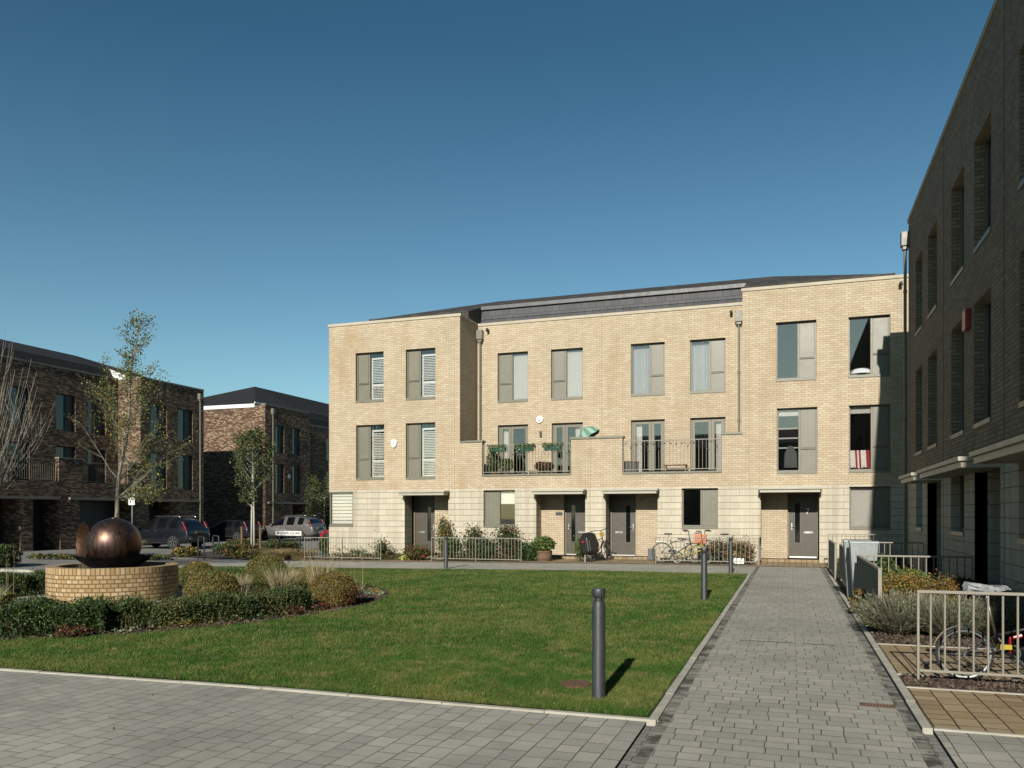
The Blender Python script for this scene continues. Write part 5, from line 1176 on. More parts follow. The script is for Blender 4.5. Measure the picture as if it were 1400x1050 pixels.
t = thing('storage_box', 'dark brown storage box in the left corner of the right terrace', 'storage box', (-5.45, 29.1, 3.03)); m = MB(); m.box(-5.66, -5.25, 28.95, 29.4, 3.035, 3.5); m.build('box_body', M['darkframe'], t, bevel=.01); m = MB(); m.box(-5.68, -5.23, 28.93, 29.42, 3.5, 3.54); m.build('lid', M['wood'], t, bevel=.008)
t = thing('bench', 'low wooden bench on the right terrace between its two doors', 'bench', (-4.0, 30.1, 3.03)); m = MB()
for k in range(4): m.box(-4.45, -3.6, 29.95 + k * .1, 30.03 + k * .1, 3.42, 3.45)
m.build('seat', M['wood'], t)
for x in (-4.4, -3.66):
    m = MB(); m.box(x, x + .05, 29.97, 30.02, 3.04, 3.42); m.build('leg', M['wood'], t); m = MB(); m.box(x, x + .05, 30.26, 30.31, 3.04, 3.42); m.build('leg', M['wood'], t)

# ------------------------------------------------------------------ bicycles
def bicycle(label, loc, rotz, lean=0, frame=None, WR=.34, base=1.06, saddle_z=.95, grp='bicycles', guard=True, fold=False):
    frame = frame or M['black']; t = thing('bicycle', label, 'bicycle', (0, 0, 0), grp)
    def wheel(x):
        m = MB(); n = 28
        prof = [(WR, .0), (WR - .008, .014), (WR - .028, .012), (WR - .028, -.012), (WR - .008, -.014), (WR, 0)]
        m.lathe(prof, (x, 0, WR), n, M=Matrix.Rotation(R(90), 4, 'X')); w = m.build('wheel', M['rubber'], t, smooth=True)
        m = MB(); m.lathe([(WR - .028, -.011), (WR - .042, -.008), (WR - .042, .008), (WR - .028, .011)], (x, 0, WR), n, M=Matrix.Rotation(R(90), 4, 'X')); m.build('rim', M['lead'] if not fold else M['galv'], w)
        m = MB()
        for k in range(18):
            a = 6.283 * k / 18; m.tube([(x + .02 * math.cos(a + 1), (.02 if k % 2 else -.02), WR + .02 * math.sin(a + 1)), (x + (WR - .04) * math.cos(a), 0, WR + (WR - .04) * math.sin(a))], .0018, 3, cap=False)
        m.tube([(x, -.05, WR), (x, .05, WR)], .022, 8); m.build('spokes', M['lead'], w)
        if guard:
            m = MB(); aa = (R(20), R(165)) if x == 0 else (R(30), R(150)); K = 14
            for i in range(K):
                a, b = aa[0] + (aa[1] - aa[0]) * i / K, aa[0] + (aa[1] - aa[0]) * (i + 1) / K; q = WR + .018
                m.face([(x + q * math.cos(a), -.022, WR + q * math.sin(a)), (x + q * math.cos(a), .022, WR + q * math.sin(a)), (x + q * math.cos(b), .022, WR + q * math.sin(b)), (x + q * math.cos(b), -.022, WR + q * math.sin(b))])
            m.build('mudguard', M['steel'] if fold else M['black'], w, smooth=True)
    wheel(0); wheel(base)
    bb = Vector((base * .40, 0, WR * .85 if not fold else .30)); st = Vector((base * .28, 0, saddle_z - .28 if not fold else .46)); hd = Vector((base * .86, 0, .80 if not fold else .62)); hb = Vector((base * .89, 0, hd.z - .16)); sd_ = Vector((base * .28 - .08 - (.0 if not fold else .02), 0, saddle_z))
    m = MB(); m.tube([bb, st], .015, 8); m.tube([bb, hb], .018, 8); m.tube([st, hd], .015, 8)
    for y in (-.055, .055): m.tube([bb, (0, y, WR)], .009, 6); m.tube([st, (0, y, WR)], .008, 6)
    m.build('frame', frame, t, smooth=True)
    m = MB(); m.tube([hb, hd + Vector((-.01, 0, .05))], .02, 8)
    for y in (-.05, .05): m.tube([hb, hb + Vector((.03, y, -.06)), (base, y, WR)], .011, 6)
    m.build('fork', frame, t, smooth=True)
    top = Vector((base * .82, 0, hd.z + (.26 if not fold else .40)))
    m = MB(); m.tube([hd, top], .013, 6); m.tube([top + Vector((-.13, -.30, .02)), top + Vector((-.02, -.2, .03)), top, top + Vector((-.02, .2, .03)), top + Vector((-.13, .30, .02))], .012, 6); m.tube([top + Vector((-.05, -.30, .02)), top + Vector((-.18, -.30, .02))], .018, 8); m.tube([top + Vector((-.05, .30, .02)), top + Vector((-.18, .30, .02))], .018, 8); m.build('handlebar', M['black'], t, smooth=True)
    m = MB(); m.tube([st, sd_], .013, 8); m.build('seat_post', M['steel'], t, smooth=True)
    m = MB(); b = len(m.v); sec = [(-.14, .075), (-.08, .08), (.0, .045), (.12, .02)]
    for x_, w_ in sec:
        for yy, zz in ((-w_, .0), (-w_ * .8, .035), (w_ * .8, .035), (w_, .0)): m.v.append((sd_.x + x_, yy, sd_.z + zz))
    for i in range(3):
        for j in range(4): m.f.append((b + i * 4 + j, b + i * 4 + (j + 1) % 4, b + (i + 1) * 4 + (j + 1) % 4, b + (i + 1) * 4 + j)); m.m.append(0)
    m.f.append((b, b + 1, b + 2, b + 3)); m.m.append(0); sad = m.build('saddle', M['black'], t, smooth=True)
    m = MB(); m.lathe([(.075, -.004), (.085, -.004), (.085, .004), (.075, .004)], (bb.x, -.05, bb.z), 20, M=Matrix.Rotation(R(90), 4, 'X')); m.tube([bb + Vector((0, -.06, 0)), bb + Vector((.12, -.07, -.11))], .008, 5); m.tube([bb + Vector((0, .06, 0)), bb + Vector((-.12, .07, .11))], .008, 5); m.box(bb.x + .08, bb.x + .17, -.16, -.07, bb.z - .12, bb.z - .10); m.box(bb.x - .17, bb.x - .08, .07, .16, bb.z + .10, bb.z + .12)
    m.tube([(0, -.045, WR + .03), (bb.x, -.05, bb.z + .07)], .004, 3); m.tube([(0, -.045, WR - .03), (bb.x, -.05, bb.z - .07)], .004, 3); m.build('crankset', M['lead'], t)
    return t, sd_, top
def place(t, loc, rz, lean=0):
    t.rotation_mode = 'XYZ'; t.location = loc; t.rotation_euler = (lean, 0, rz)
def addto(t, m, name, mt, **k): return m.build(name, mt, t, **k)
FB = 'bicycles parked behind the bicycle railing'
t, s_, _ = bicycle('black city bicycle behind the left end of the bicycle railing', None, 0, grp=FB)
m = MB(); m.box(-.22, .12, -.07, .07, .70, .715); m.tube([(-.2, .06, .7), (0, .06, .34)], .006, 5); addto(t, m, 'rack', M['steel'])
place(t, (-4.1, 27.35, .0), R(4), R(-5))
t, s_, _ = bicycle('small yellow folding bicycle in the middle behind the railing', None, 0, frame=paint('yellow_paint', (.62, .45, .02), 0), WR=.20, base=.95, saddle_z=.8, grp=FB, fold=True); place(t, (-3.55, 27.05, .0), R(2), R(5))
t, s_, tp = bicycle('dark bicycle carrying an orange crate behind the right of the railing', None, 0, grp=FB, WR=.31, base=1.0)
m = MB(); x0 = 1.0
for q in ((x0 - .22, x0 + .16, -.15, -.14), (x0 - .22, x0 + .16, .14, .15), (x0 - .22, x0 - .21, -.14, .14), (x0 + .15, x0 + .16, -.14, .14)):
    for k in range(4): m.box(*q, .66 + k * .075, .72 + k * .075)
m.box(x0 - .22, x0 + .16, -.15, .15, .645, .655); addto(t, m, 'crate', plain('orange_plastic', (.62, .15, .03), .5)); place(t, (-1.88, 27.5, .0), R(180), R(4))
t, s_, _ = bicycle('black bicycle with pannier bags and a red rear lamp leaning by the end on railing', None, 0, grp='bicycles parked by the doors')
m = MB()
for y in (-.2, .09): m.box(-.28, .12, y, y + .13, .34, .74)
addto(t, m, 'pannier', M['black'], bevel=.03)
m = MB(); m.prism([(-.34, .30), (.2, .22), (.42, .55), (.22, .96), (-.1, 1.02), (-.36, .82)], 'y', -.17, .17); addto(t, m, 'rain_cover', M['black'], bevel=.06)
m = MB(); m.box(-.395, -.37, -.05, .05, .66, .72); addto(t, m, 'rear_lamp', M['red']); m = MB(); m.box(.86, .93, -.06, .06, .85, 1.0); addto(t, m, 'bottle_bag', paint('amber', (.5, .3, .03), 0)); place(t, (-6.42, 26.95, .0), R(72), R(-9))
t, s_, _ = bicycle('red folding bicycle with a plastic wrapped saddle behind the nearest railing', None, 0, frame=M['black'], WR=.265, base=.98, saddle_z=.905, grp='bicycles beside the footpath', fold=True)
m = MB(); b = len(m.v); nn = 10
for k, (dx, w_) in enumerate(((-.20, .04), (-.17, .10), (-.06, .115), (.08, .075), (.19, .045), (.23, .01))):
    for j in range(nn): a = 6.283 * j / nn; q = 1 + .16 * math.sin(j * 3.3 + k * 2.1); m.v.append((s_.x + dx, w_ * q * math.cos(a), s_.z + .01 + w_ * .5 * q * math.sin(a) + .012 * math.sin(k * 2)))
for k in range(5):
    for j in range(nn): m.f.append((b + k * nn + j, b + k * nn + (j + 1) % nn, b + (k + 1) * nn + (j + 1) % nn, b + (k + 1) * nn + j)); m.m.append(0)
addto(t, m, 'saddle_cover', plain('clear_plastic_film', (.35, .37, .38), .12, var=.6, scale=25, spec=.9))
m = MB(); m.tube([(.40, -.02, .30), (.40, -.02, .44), (.49, -.02, .47)], .022, 8); addto(t, m, 'frame_hinge', M['red']); m = MB(); m.box(.27, .39, -.09, -.05, .34, .385); addto(t, m, 'lock', paint('yellow_lock', (.62, .48, .06), 0)); place(t, (1.62, 9.0, .0), R(3), R(2))

# ------------------------------------------------------------------ trees
def tube_tree(m, tips, p, d, L, r, depth, spread, up, seg=5, kids=3, wander=.12, fall=.62, sides=6, keep=.2):
    pts = [Vector(p)]; rs = [r]; d = Vector(d).normalized()
    for i in range(seg):
        d = (d + Vector((rnd.uniform(-1, 1), rnd.uniform(-1, 1), rnd.uniform(-1, 1))) * wander + Vector((0, 0, up))).normalized()
        pts.append(pts[-1] + d * L / seg); rs.append(r * (1 - (i + 1) / seg * (1 - (keep if depth else .15))))
        if depth > 0 and i >= 1:
            for _ in range(kids if rnd.random() < .8 else kids - 1):
                a = rnd.random() * 6.283; side = d.orthogonal().normalized(); side.rotate(Matrix.Rotation(a, 3, d)); nd = (d * math.cos(spread) + side * math.sin(spread)).normalized()
                tube_tree(m, tips, pts[-1], nd, L * fall * rnd.uniform(.6, 1.1) * (1 - .45 * i / seg), rs[-1] * .55, depth - 1, spread, up, seg, kids, wander, fall, 4, keep)
        elif depth == 0 and i >= 1: tips.append(tuple(pts[-1]))
    m.tube([tuple(q) for q in pts], [max(.003, q) for q in rs], sides, cap=False)
def leafcloud(f, tips, per, sg, size, nm, prob=1.0):
    T = np.array(tips); T = T[npr.random(len(T)) < prob]; P = np.repeat(T, per, 0) + npr.normal(0, sg, (len(T) * per, 3)); f.leaves(P, size, npr.integers(0, nm, len(P)), 1.35)
# young tree behind the fountain
bx_, by_ = -20.7, 20.4; t = thing('young_tree', 'slender leafy young tree rising behind the bronze sphere', 'tree', (bx_, by_, -.19)); rnd.seed(31)
m = MB(); tips = []; Rv = Vector((.945, .326, 0))
main = [Vector((bx_, by_, -.19)) + Rv * (.0 + .9 * (z / 8.2) ** 1.1 + .06 * math.sin(z * 1.7)) + Vector((0, 0, z)) for z in np.linspace(0, 8.2, 15)]
m.tube([tuple(q) for q in main], [max(.012, .085 * (1 - i / 15.5)) for i in range(15)], 10)
for i in range(4, 14):
    z = i / 14; L = (2.7 - 1.9 * z) if i < 9 else (1.9 - 1.4 * z)
    for k in range(5 if i < 11 else 3):
        a = rnd.random() * 6.283; el = R(36 + 18 * z + rnd.uniform(-14, 10)); dd = Vector((math.cos(a) * math.cos(el), math.sin(a) * math.cos(el), math.sin(el)))
        tube_tree(m, tips, main[i], dd, L * rnd.uniform(.6, 1.2), .026 * (1.1 - z), 1, R(34), .07, 5, 2, .12, .5, 5)
for k in range(5):
    a = rnd.uniform(-1.2, 1.2); dd = Rv * math.cos(a) + Vector((-.3, .9, 0)) * math.sin(a) * .5; tube_tree(m, tips, main[4], (dd.x, dd.y, .05), 1.2, .016, 1, R(28), .03, 5, 2, .12, .5, 4)
m.build('trunk', M['bark'], t, smooth=True)
f = Foliage(); leafcloud(f, tips, 6, .095, .046, 4, .8); leafcloud(f, [tuple(q) for q in main[11:]], 26, .14, .055, 4); f.build('crown', [M['lf_olive'], M['lf_lite'], M['lf_gold'], M['lf_mid']], t)
# dense young tree by the road
bx_, by_ = -23.3, 31.1; t = thing('young_tree', 'small dense oval tree on pale stems between the two brown brick terraces', 'tree', (bx_, by_, -.2)); rnd.seed(5)
m = MB(); tips = []
for dx in (-.07, .08):
    m.tube([(bx_ + dx, by_, -.2), (bx_ + dx * .8, by_, 1.5), (bx_ + dx * .3, by_, 3.4), (bx_, by_, 5.0)], [.045, .04, .028, .008], 8)
for z in np.linspace(1.9, 4.9, 13):
    for k in range(4):
        a = rnd.random() * 6.283; r_ = .85 * math.sin(math.pi * min(1, (z - 1.3) / 4.1)) + .12; dd = (math.cos(a), math.sin(a), .9); tube_tree(m, tips, (bx_, by_, z), dd, r_ * 1.15, .012, 1, R(32), .08, 4, 2, .12, .5, 4)
m.build('trunk', M['bark2'], t, smooth=True)
f = Foliage(); leafcloud(f, tips, 8, .10, .065, 3, .95); f.build('crown', [M['lf_mid'], M['lf_dark'], M['lf_olive']], t)
# tree stakes
for x, lb in ((-23.75, 'left wooden stake beside the small dense tree'), (-22.75, 'right wooden stake beside the small dense tree')):
    m = MB(); m.tube([(x, 30.9, -.22), (x, 30.9, 1.05)], .05, 8); tag(m.build('tree_stake', M['wood'], smooth=True, autos=40), lb, 'stake', 'tree stakes')
# bare multi-stem shrub at the left edge
t = thing('bare_tree', 'bare many stemmed tree with pale arching twigs at the left edge', 'tree', (-21.5, 15.9, -.2)); rnd.seed(12); m = MB(); O = Vector((-21.5, 15.9, -.2))
m.tube([O, O + Vector((.02, 0, 1.0)), O + Vector((0, .03, 1.95))], [.11, .09, .085], 10)
tips = []
for k in range(190):
    a = rnd.random() * 6.283; out = rnd.uniform(.2, 2.3); H = rnd.uniform(3.0, 6.0) * (1 - .40 * (out / 2.5) ** 2); p = O + Vector((0, 0, rnd.uniform(1.7, 2.1))); pts = []
    wv = Vector((rnd.uniform(-.1, .1), rnd.uniform(-.1, .1), 0))
    for i in range(9):
        s = i / 8; q = p + Vector((math.cos(a), math.sin(a), 0)) * out * (s ** .62) + Vector((0, 0, H * s ** 1.35)) + wv * math.sin(s * 5)
        pts.append(tuple(q))
    m.tube(pts, [.012 * (1 - i / 9.5) + .002 for i in range(9)], 4, cap=False)
    for i in (3, 4, 5, 6, 7):
        if rnd.random() < .75:
            b = rnd.random() * 6.283; l = rnd.uniform(.35, .9); q = Vector(pts[i]); m.tube([tuple(q), tuple(q + Vector((math.cos(b) * .2 * l, math.sin(b) * .2 * l, l * .5))), tuple(q + Vector((math.cos(b) * .3 * l, math.sin(b) * .3 * l, l)))], [.006, .004, .002], 3, cap=False)
m.build('branches', M['twig'], t, smooth=True)
# small leafy tree half hidden by the end house
bx_, by_ = -23.6, 37.6; t = thing('young_tree', 'leafy young tree half hidden behind the corner of the sunlit end house', 'tree', (bx_, by_, -.2)); m = MB(); tips = []; rnd.seed(9)
m.tube([(bx_, by_, -.2), (bx_, by_, 1.6), (bx_, by_, 3.0)], [.04, .03, .01], 8)
for z in np.linspace(1.5, 3.0, 9):
    for k in range(4): a = rnd.random() * 6.283; tube_tree(m, tips, (bx_, by_, z), (math.cos(a), math.sin(a), .5), .8, .012, 1, R(35), .02, 4, 2, .12, .5, 4)
m.build('trunk', M['bark'], t, smooth=True); f = Foliage(); leafcloud(f, tips, 6, .12, .065, 3, .9); f.build('crown', [M['lf_mid'], M['lf_olive'], M['lf_dark']], t)

# ------------------------------------------------------------------ street side
grasses('grass_tuft', 'pale grey green grass tuft right of the sphere beside the sign pole', 'grass clump', -28.3, 28.6, 1.0, .75, ['lf_grey', 'straw', 'lf_olive'], [3, 3, 1], 1500, .02, .7, .4, 'roadside grass tufts', z=-.2)
grasses('grass_tuft', 'pale grass tuft nearest the sphere beside the road', 'grass clump', -28.9, 27.6, .9, .7, ['lf_grey', 'straw2', 'lf_olive'], [3, 2, 2], 1300, .02, .7, .4, 'roadside grass tufts', z=-.2)
for i, (x, y) in enumerate(((-18.9, 26.9), (-18.1, 27.2), (-19.9, 27.5))):
    grasses('grass_tuft', ('tawny flattened grass tuft below the street name sign', 'tawny grass tuft at the foot of the right sign post', 'tawny grass tuft left of the street name sign')[i], 'grass clump', x, y, .95, .48, ['straw', 'lf_gold', 'straw2'], [4, 2, 1], 1500, .014, 1.0, .8, 'tawny grass tufts by the sign', z=gz(x))
sheet('verge_bed', -26.5, -18.0, lambda x: 26.6 + (-18 - x) * .22, lambda x: 28.6 + (-18 - x) * .42, .01, M['soil'])
for i, (x, y, r_, h_) in enumerate(((-21.4, 28.2, .6, .35), (-22.6, 29.3, .8, .55), (-24.4, 30.8, .8, .5), (-21.0, 30.0, .7, .6), (-24.9, 28.6, .6, .4), (-26.6, 34.8, 1.0, .6), (-23.6, 33.8, 1.0, .6), (-20.8, 33.5, .5, .8))):
    shrub('verge_shrub', ('low shrub behind the street name sign', 'brownish low shrub left of the street name sign', 'low shrub at the foot of the small dense tree', 'olive shrub right of the small dense tree', 'low shrub between the cycle stands and the tree', 'low shrub right behind the cycle stands', 'low shrub in front of the dark parked hatchback', 'small bright green bush before the silver car')[i], 'shrub', x, y, r_, h_, [['lf_olive', 'lf_dark', 'lf_gold'], ['lf_rust', 'lf_olive', 'lf_dark'], ['lf_dark', 'lf_olive', 'lf_mid'], ['lf_olive', 'lf_gold', 'lf_dark']][i % 4] if i != 7 else ['lf_lite', 'lf_mid', 'lf_lite'], [3, 2, 2], 1300, .07, 'low shrubs of the roadside bed', z=-.2)
shrub('dark_bush', 'broad dark bush by the road at the left edge of the view', 'bush', -26.6, 20.6, 1.15, .85, ['lf_dark', 'lf_olive', 'lf_dark'], [4, 2, 2], 9000, .045, None, z=-.2)
f = Foliage(); n = 2600; s = npr.random(n); P = np.stack([-29.5 + s * 6 + npr.normal(0, .15, n), 25.0 + s * 1.0 + npr.normal(0, .2, n), npr.uniform(-.18, -.02, n)], 1); f.leaves(P, .07, npr.integers(0, 2, n)); tag(f.build('verge_weeds', [M['lf_olive'], M['lf_dark']]), 'thin strip of weeds along the road edge', 'weeds', kind='stuff')
m = MB(); kerb(m, -28.5, -22.6, 19.3, 19.42, .05); tag(m.build('road_kerb', M['kerb']), kind='structure')
# street name sign
x0, x1, y0, y1 = -19.96, -18.58, 28.15, 27.9; t = thing('street_sign', 'white street name sign reading BAYLDON SQUARE on two grey posts', 'street sign', ((x0 + x1) / 2, 28.0, gz(-18.8))); z = gz(-18.8); dv = Vector((x1 - x0, y1 - y0, 0)); L = dv.length; dv.normalize()
Ms = Matrix.Translation((x0, y0, z)) @ Matrix.Rotation(math.atan2(dv.y, dv.x), 4, 'Z')
m = MB(); m.box(0, L, -.012, .012, .92, 1.10, M=Ms); plate = m.build('plate', M['white'], t, bevel=.003)
for u in (.14, L - .12): m = MB(); m.box(u - .03, u + .03, .014, .07, -.1, 1.08, M=Ms); m.build('post', M['bollard'], t)
def text(s, size, mat4, mt, parent, name, ex=.002):
    cu = bpy.data.curves.new(name, 'FONT'); cu.body = s; cu.size = size; cu.extrude = ex; cu.align_x = 'CENTER'; cu.align_y = 'CENTER'; cu.offset = .002
    tmp = bpy.data.objects.new('tmp', cu); col.objects.link(tmp); bpy.context.view_layer.update(); dg = bpy.context.evaluated_depsgraph_get(); me = bpy.data.meshes.new_from_object(tmp.evaluated_get(dg)); bpy.data.objects.remove(tmp)
    me.materials.clear(); me.materials.append(mt); me.transform(Matrix.Translation(-chain_off(parent)) @ mat4); o = bpy.data.objects.new(name, me); col.objects.link(o); o.parent = parent; return o
text('BAYLDON SQUARE', .148, Ms @ Matrix.Translation((L / 2, -.015, 1.01)) @ Matrix.Rotation(R(90), 4, 'X'), M['black'], plate, 'lettering')
# pole with a small notice
x, y = -29.2, 30.0; t = thing('sign_pole', 'thin grey pole with a small white notice in front of the dark car', 'sign', (x, y, -.2)); m = MB(); m.tube([(x, y, -.2), (x, y, 2.75)], .04, 8); m.build('pole', M['lead'], t, smooth=True)
m = MB(); m.box(x - .17, x + .2, y - .06, y - .045, 2.05, 2.6); pl = m.build('notice', M['fascia'], t)
m = MB(); m.box(x - .12, x + .15, y - .064, y - .061, 2.42, 2.52); m.box(x - .12, x + .15, y - .064, y - .061, 2.3, 2.32); m.box(x - .12, x + .1, y - .064, y - .061, 2.22, 2.24); m.build('notice_print', M['lead'], pl)
# cycle stands
for i, px in enumerate((-22.15, -21.65)):
    x, y = (-21.75, 27.4) if i == 0 else (-21.75 + .33, 28.2)
    x, y = ((-22.0, 26.3), (-22.35, 27.6))[i]
    m = MB(); A = Vector((x, y, -.2)); dv2 = Vector((-.62, .35, 0)).normalized() * .62; pts = [A]; 
    for k in range(9): a = math.pi / 2 * k / 8; pts.append(A + Vector((0, 0, .83)) + dv2 * .14 * (1 - math.cos(a)) + Vector((0, 0, .09 * math.sin(a))))
    for k in range(9): a = math.pi / 2 * k / 8; pts.append(A + dv2 * (.86 + .14 * math.sin(a)) + Vector((0, 0, .83 + .09 * math.cos(a))))
    pts.append(A + dv2); m.tube(pts, .03, 8); tag(m.build('cycle_stand', M['bollard'], smooth=True, autos=40), ('dark steel hoop cycle stand nearer the lawn', 'dark steel hoop cycle stand farther from the lawn')[i], 'cycle stand', 'hoop cycle stands')

# ------------------------------------------------------------------ cars
def car(label, loc, rz, colr, Lx=4.6, W=1.86, H=1.68, suv=True, plate_col=None, alloy=True, metal=.5):
    t = thing('parked_car', label, 'car', (0, 0, 0), 'cars parked by the brown brick terraces'); k = Lx / 4.6; hk = H / 1.68; pm = paint('car_paint', colr, metal)
    S = [(2.28, .42, .66, .70, .62, .60, 0), (2.16, .30, .80, .85, .80, .74, 0), (1.75, .26, .93, .98, .90, .80, 0), (1.2, .24, 1.0, 1.05, .925, .78, 0), (1.02, .24, 1.02, 1.09, .93, .76, 1), (.30, .24, 1.05, 1.60, .93, .62, 1), (-.05, .24, 1.06, 1.66, .93, .63, 2), (-.12, .24, 1.06, 1.665, .93, .63, 1), (-.95, .24, 1.08, 1.66, .93, .62, 2), (-1.03, .24, 1.08, 1.655, .93, .62, 1), (-1.58, .25, 1.12, 1.59, .92, .59, 2), (-1.80, .26, 1.14, 1.50, .91, .58, 3), (-2.18, .30, 1.08, 1.13, .88, .68, 0), (-2.27, .34, .92, .98, .86, .72, 0), (-2.30, .42, .70, .76, .80, .70, 0)]
    if not suv: S = [(a, b, c * .94, d * (.93 if d > 1.2 else .95), e, g, q) for a, b, c, d, e, g, q in S]
    m = MB(); hw = W / 1.86; rows = []
    for (x, zl, zbt, zt, wb, wr, q) in S:
        half = [(wb * .90, zl), (wb, zl + .12), (wb * 1.005, (zl + zbt) * .5 + .08), (wb * .97, zbt), (wb * .97 * .5 + wr * .5 if zt - zbt > .2 else wb * .9, zbt + (zt - zbt) * .5), (wr, zt - .02), (wr * .8, zt + .015), (0, zt + .03)]
        pts = [(x * k, -a * hw, b * hk) for a, b in half] + [(x * k, a * hw, b * hk) for a, b in half[:-1][::-1]]; rows.append(pts)
    n = len(rows[0]); b0 = len(m.v)
    for r in rows: m.v += r
    glassrows = {3, 4, n - 6, n - 5}
    for i in range(len(rows) - 1):
        q = S[i][6]
        for j in range(n - 1):
            g = 0
            if j in glassrows and q == 1 and i > 4: g = 1
            if q == 1 and i == 4 and j in range(3, n - 4): g = 1
            if i == 11 and j in range(4, n - 5): g = 1
            m.f.append((b0 + i * n + j, b0 + i * n + j + 1, b0 + (i + 1) * n + j + 1, b0 + (i + 1) * n + j)); m.m.append(g)
        m.f.append((b0 + i * n + n - 1, b0 + i * n, b0 + (i + 1) * n, b0 + (i + 1) * n + n - 1)); m.m.append(0)
    m.f.append(tuple(b0 + j for j in range(n))); m.m.append(0); m.f.append(tuple(b0 + (len(rows) - 1) * n + j for j in range(n))[::-1]); m.m.append(0)
    body = m.build('body', [pm, M['carglass']], t, smooth=True); sb_ = body.modifiers.new('Subdivision', 'SUBSURF'); sb_.levels = 1; sb_.render_levels = 2
    wr = .345 * (1 if suv else .92)
    for x in (1.42 * k, -1.38 * k):
        for s in (-1, 1):
            yo = s * (.945 * hw); wm = MB(); Mx = Matrix.Translation((x, yo - s * .11, wr)) @ Matrix.Rotation(R(90) * s, 4, 'X')
            am = MB(); am.lathe([(wr + .07, 0), (wr + .07, .10), (0, .10)], (0, 0, 0), 24, M=Matrix.Translation((x, yo - s * .10, wr + .01)) @ Matrix.Rotation(R(90) * s, 4, 'X')); 
            for kk, v in enumerate(am.v): am.v[kk] = (v[0], yo - s * .02 - (s * .02 if abs(v[1]) < abs(yo) - .05 else 0), max(v[2], .2))
            am.build('wheel_arch', M['black'], body)
            wm.lathe([(wr * .62, -.11), (wr * .95, -.11), (wr, -.08), (wr, .08), (wr * .95, .115), (wr * .64, .115)], (0, 0, 0), 26, M=Matrix.Translation((x, yo - s * .1, wr)) @ Matrix.Rotation(R(90) * -s, 4, 'X') if False else Matrix.Translation((x, yo - s * .095, wr)) @ Matrix.Rotation(R(90), 4, 'X')); w_ = wm.build('wheel', M['rubber'], t, smooth=True, autos=40)
            rm = MB(); yf = yo + s * .012
            for q in range(5):
                a = 6.283 * q / 5 + .3; c1, s1 = math.cos(a), math.sin(a); cc, ss = math.cos(a + 1.57), math.sin(a + 1.57); wd = .045
                rm.face([(x + cc * wd, yf, wr + ss * wd), (x + c1 * wr * .64 + cc * wd * .8, yf, wr + s1 * wr * .64 + ss * wd * .8), (x + c1 * wr * .64 - cc * wd * .8, yf, wr + s1 * wr * .64 - ss * wd * .8), (x - cc * wd, yf, wr - ss * wd)])
            rm.lathe([(wr * .60, 0), (wr * .66, 0)], (0, 0, 0), 24, M=Matrix.Translation((x, yf + s * .001, wr)) @ Matrix.Rotation(R(90), 4, 'X')); rm.build('rim', M['steel'] if alloy else M['lead'], w_)
            dm = MB(); dm.lathe([(0, 0), (wr * .63, 0)], (0, 0, 0), 24, M=Matrix.Translation((x, yf - s * .03, wr)) @ Matrix.Rotation(R(90), 4, 'X')); dm.build('brake_disc', M['black'], w_)
    for s in (-1, 1):
        l = MB(); l.prism([(-2.25 * k, .95 * hk), (-2.12 * k, .93 * hk), (-1.98 * k, 1.20 * hk), (-1.90 * k, 1.46 * hk), (-1.97 * k, 1.46 * hk), (-2.12 * k, 1.18 * hk)], 'y', s * .74 * hw, s * .90 * hw); l.build('tail_light', M['taillight'], t, bevel=.01)
        l = MB(); l.prism([(2.20 * k, .68 * hk), (1.86 * k, .78 * hk), (1.84 * k, .88 * hk), (2.12 * k, .82 * hk)], 'y', s * .60 * hw, s * .86 * hw); l.build('headlight', M['steel'], t, bevel=.01)
        l = MB(); l.box(.78 * k, .92 * k, min(s * .93, s * 1.08) * hw, max(s * .93, s * 1.08) * hw, 1.02 * hk, 1.15 * hk); l.build('mirror', pm, t, bevel=.02)
        if suv: l = MB(); l.tube([(.1, s * .60, 1.66 * hk), (.0, s * .60, 1.73 * hk), (-1.5 * k, s * .60, 1.72 * hk), (-1.6 * k, s * .6, 1.64 * hk)], .02, 6); l.build('roof_rail', M['steel'], t, smooth=True)
        l = MB(); l.box(-1.0 * k, 1.02 * k, min(s * .925, s * .94) * hw, max(s * .925, s * .94) * hw, .30, .36); l.build('sill_trim', M['black'], t)
        for xx in (.32, -.25): l = MB(); l.box(xx * k - .08, xx * k + .08, min(s * .935, s * .955) * hw, max(s * .935, s * .955) * hw, .93 * hk, .955 * hk); l.build('door_handle', M['steel'], body)
    l = MB(); l.box(-2.33 * k, -2.29 * k, -.26, .26, .82 * hk, .93 * hk); l.build('number_plate', plain('plate_yellow', (.25, .19, .06), .5), t)
    l = MB(); l.box(-2.34 * k, -2.2 * k, -.80 * hw, .80 * hw, .36, .50); l.build('rear_bumper', M['black'], t, bevel=.02)
    t.location = loc; t.rotation_euler = (0, 0, rz); return t
M['taillight'] = plain('tail_light_red', (.16, .006, .008), .15, spec=.8)
car('dark navy estate car with red tail lights parked right of the sphere', (-31.75, 34.9, -.2), R(180), (.010, .012, .018), H=1.66, Lx=4.5)
car('silver grey estate car half in shade behind the street name sign', (-32.8, 47.95, -.2), R(180), (.13, .125, .12), H=1.68, Lx=4.7)
car('bright red hatchback peeping out behind the corner of the end house', (-25.75, 44.2, -.2), R(180), (.45, .015, .03), Lx=4.0, W=1.72, H=1.5, suv=False, metal=.1)
car('dark hatchback in deep shade between the brown brick terraces', (-36.0, 45.6, -.2), R(180), (.012, .012, .014), Lx=4.1, W=1.75, H=1.52, suv=False)

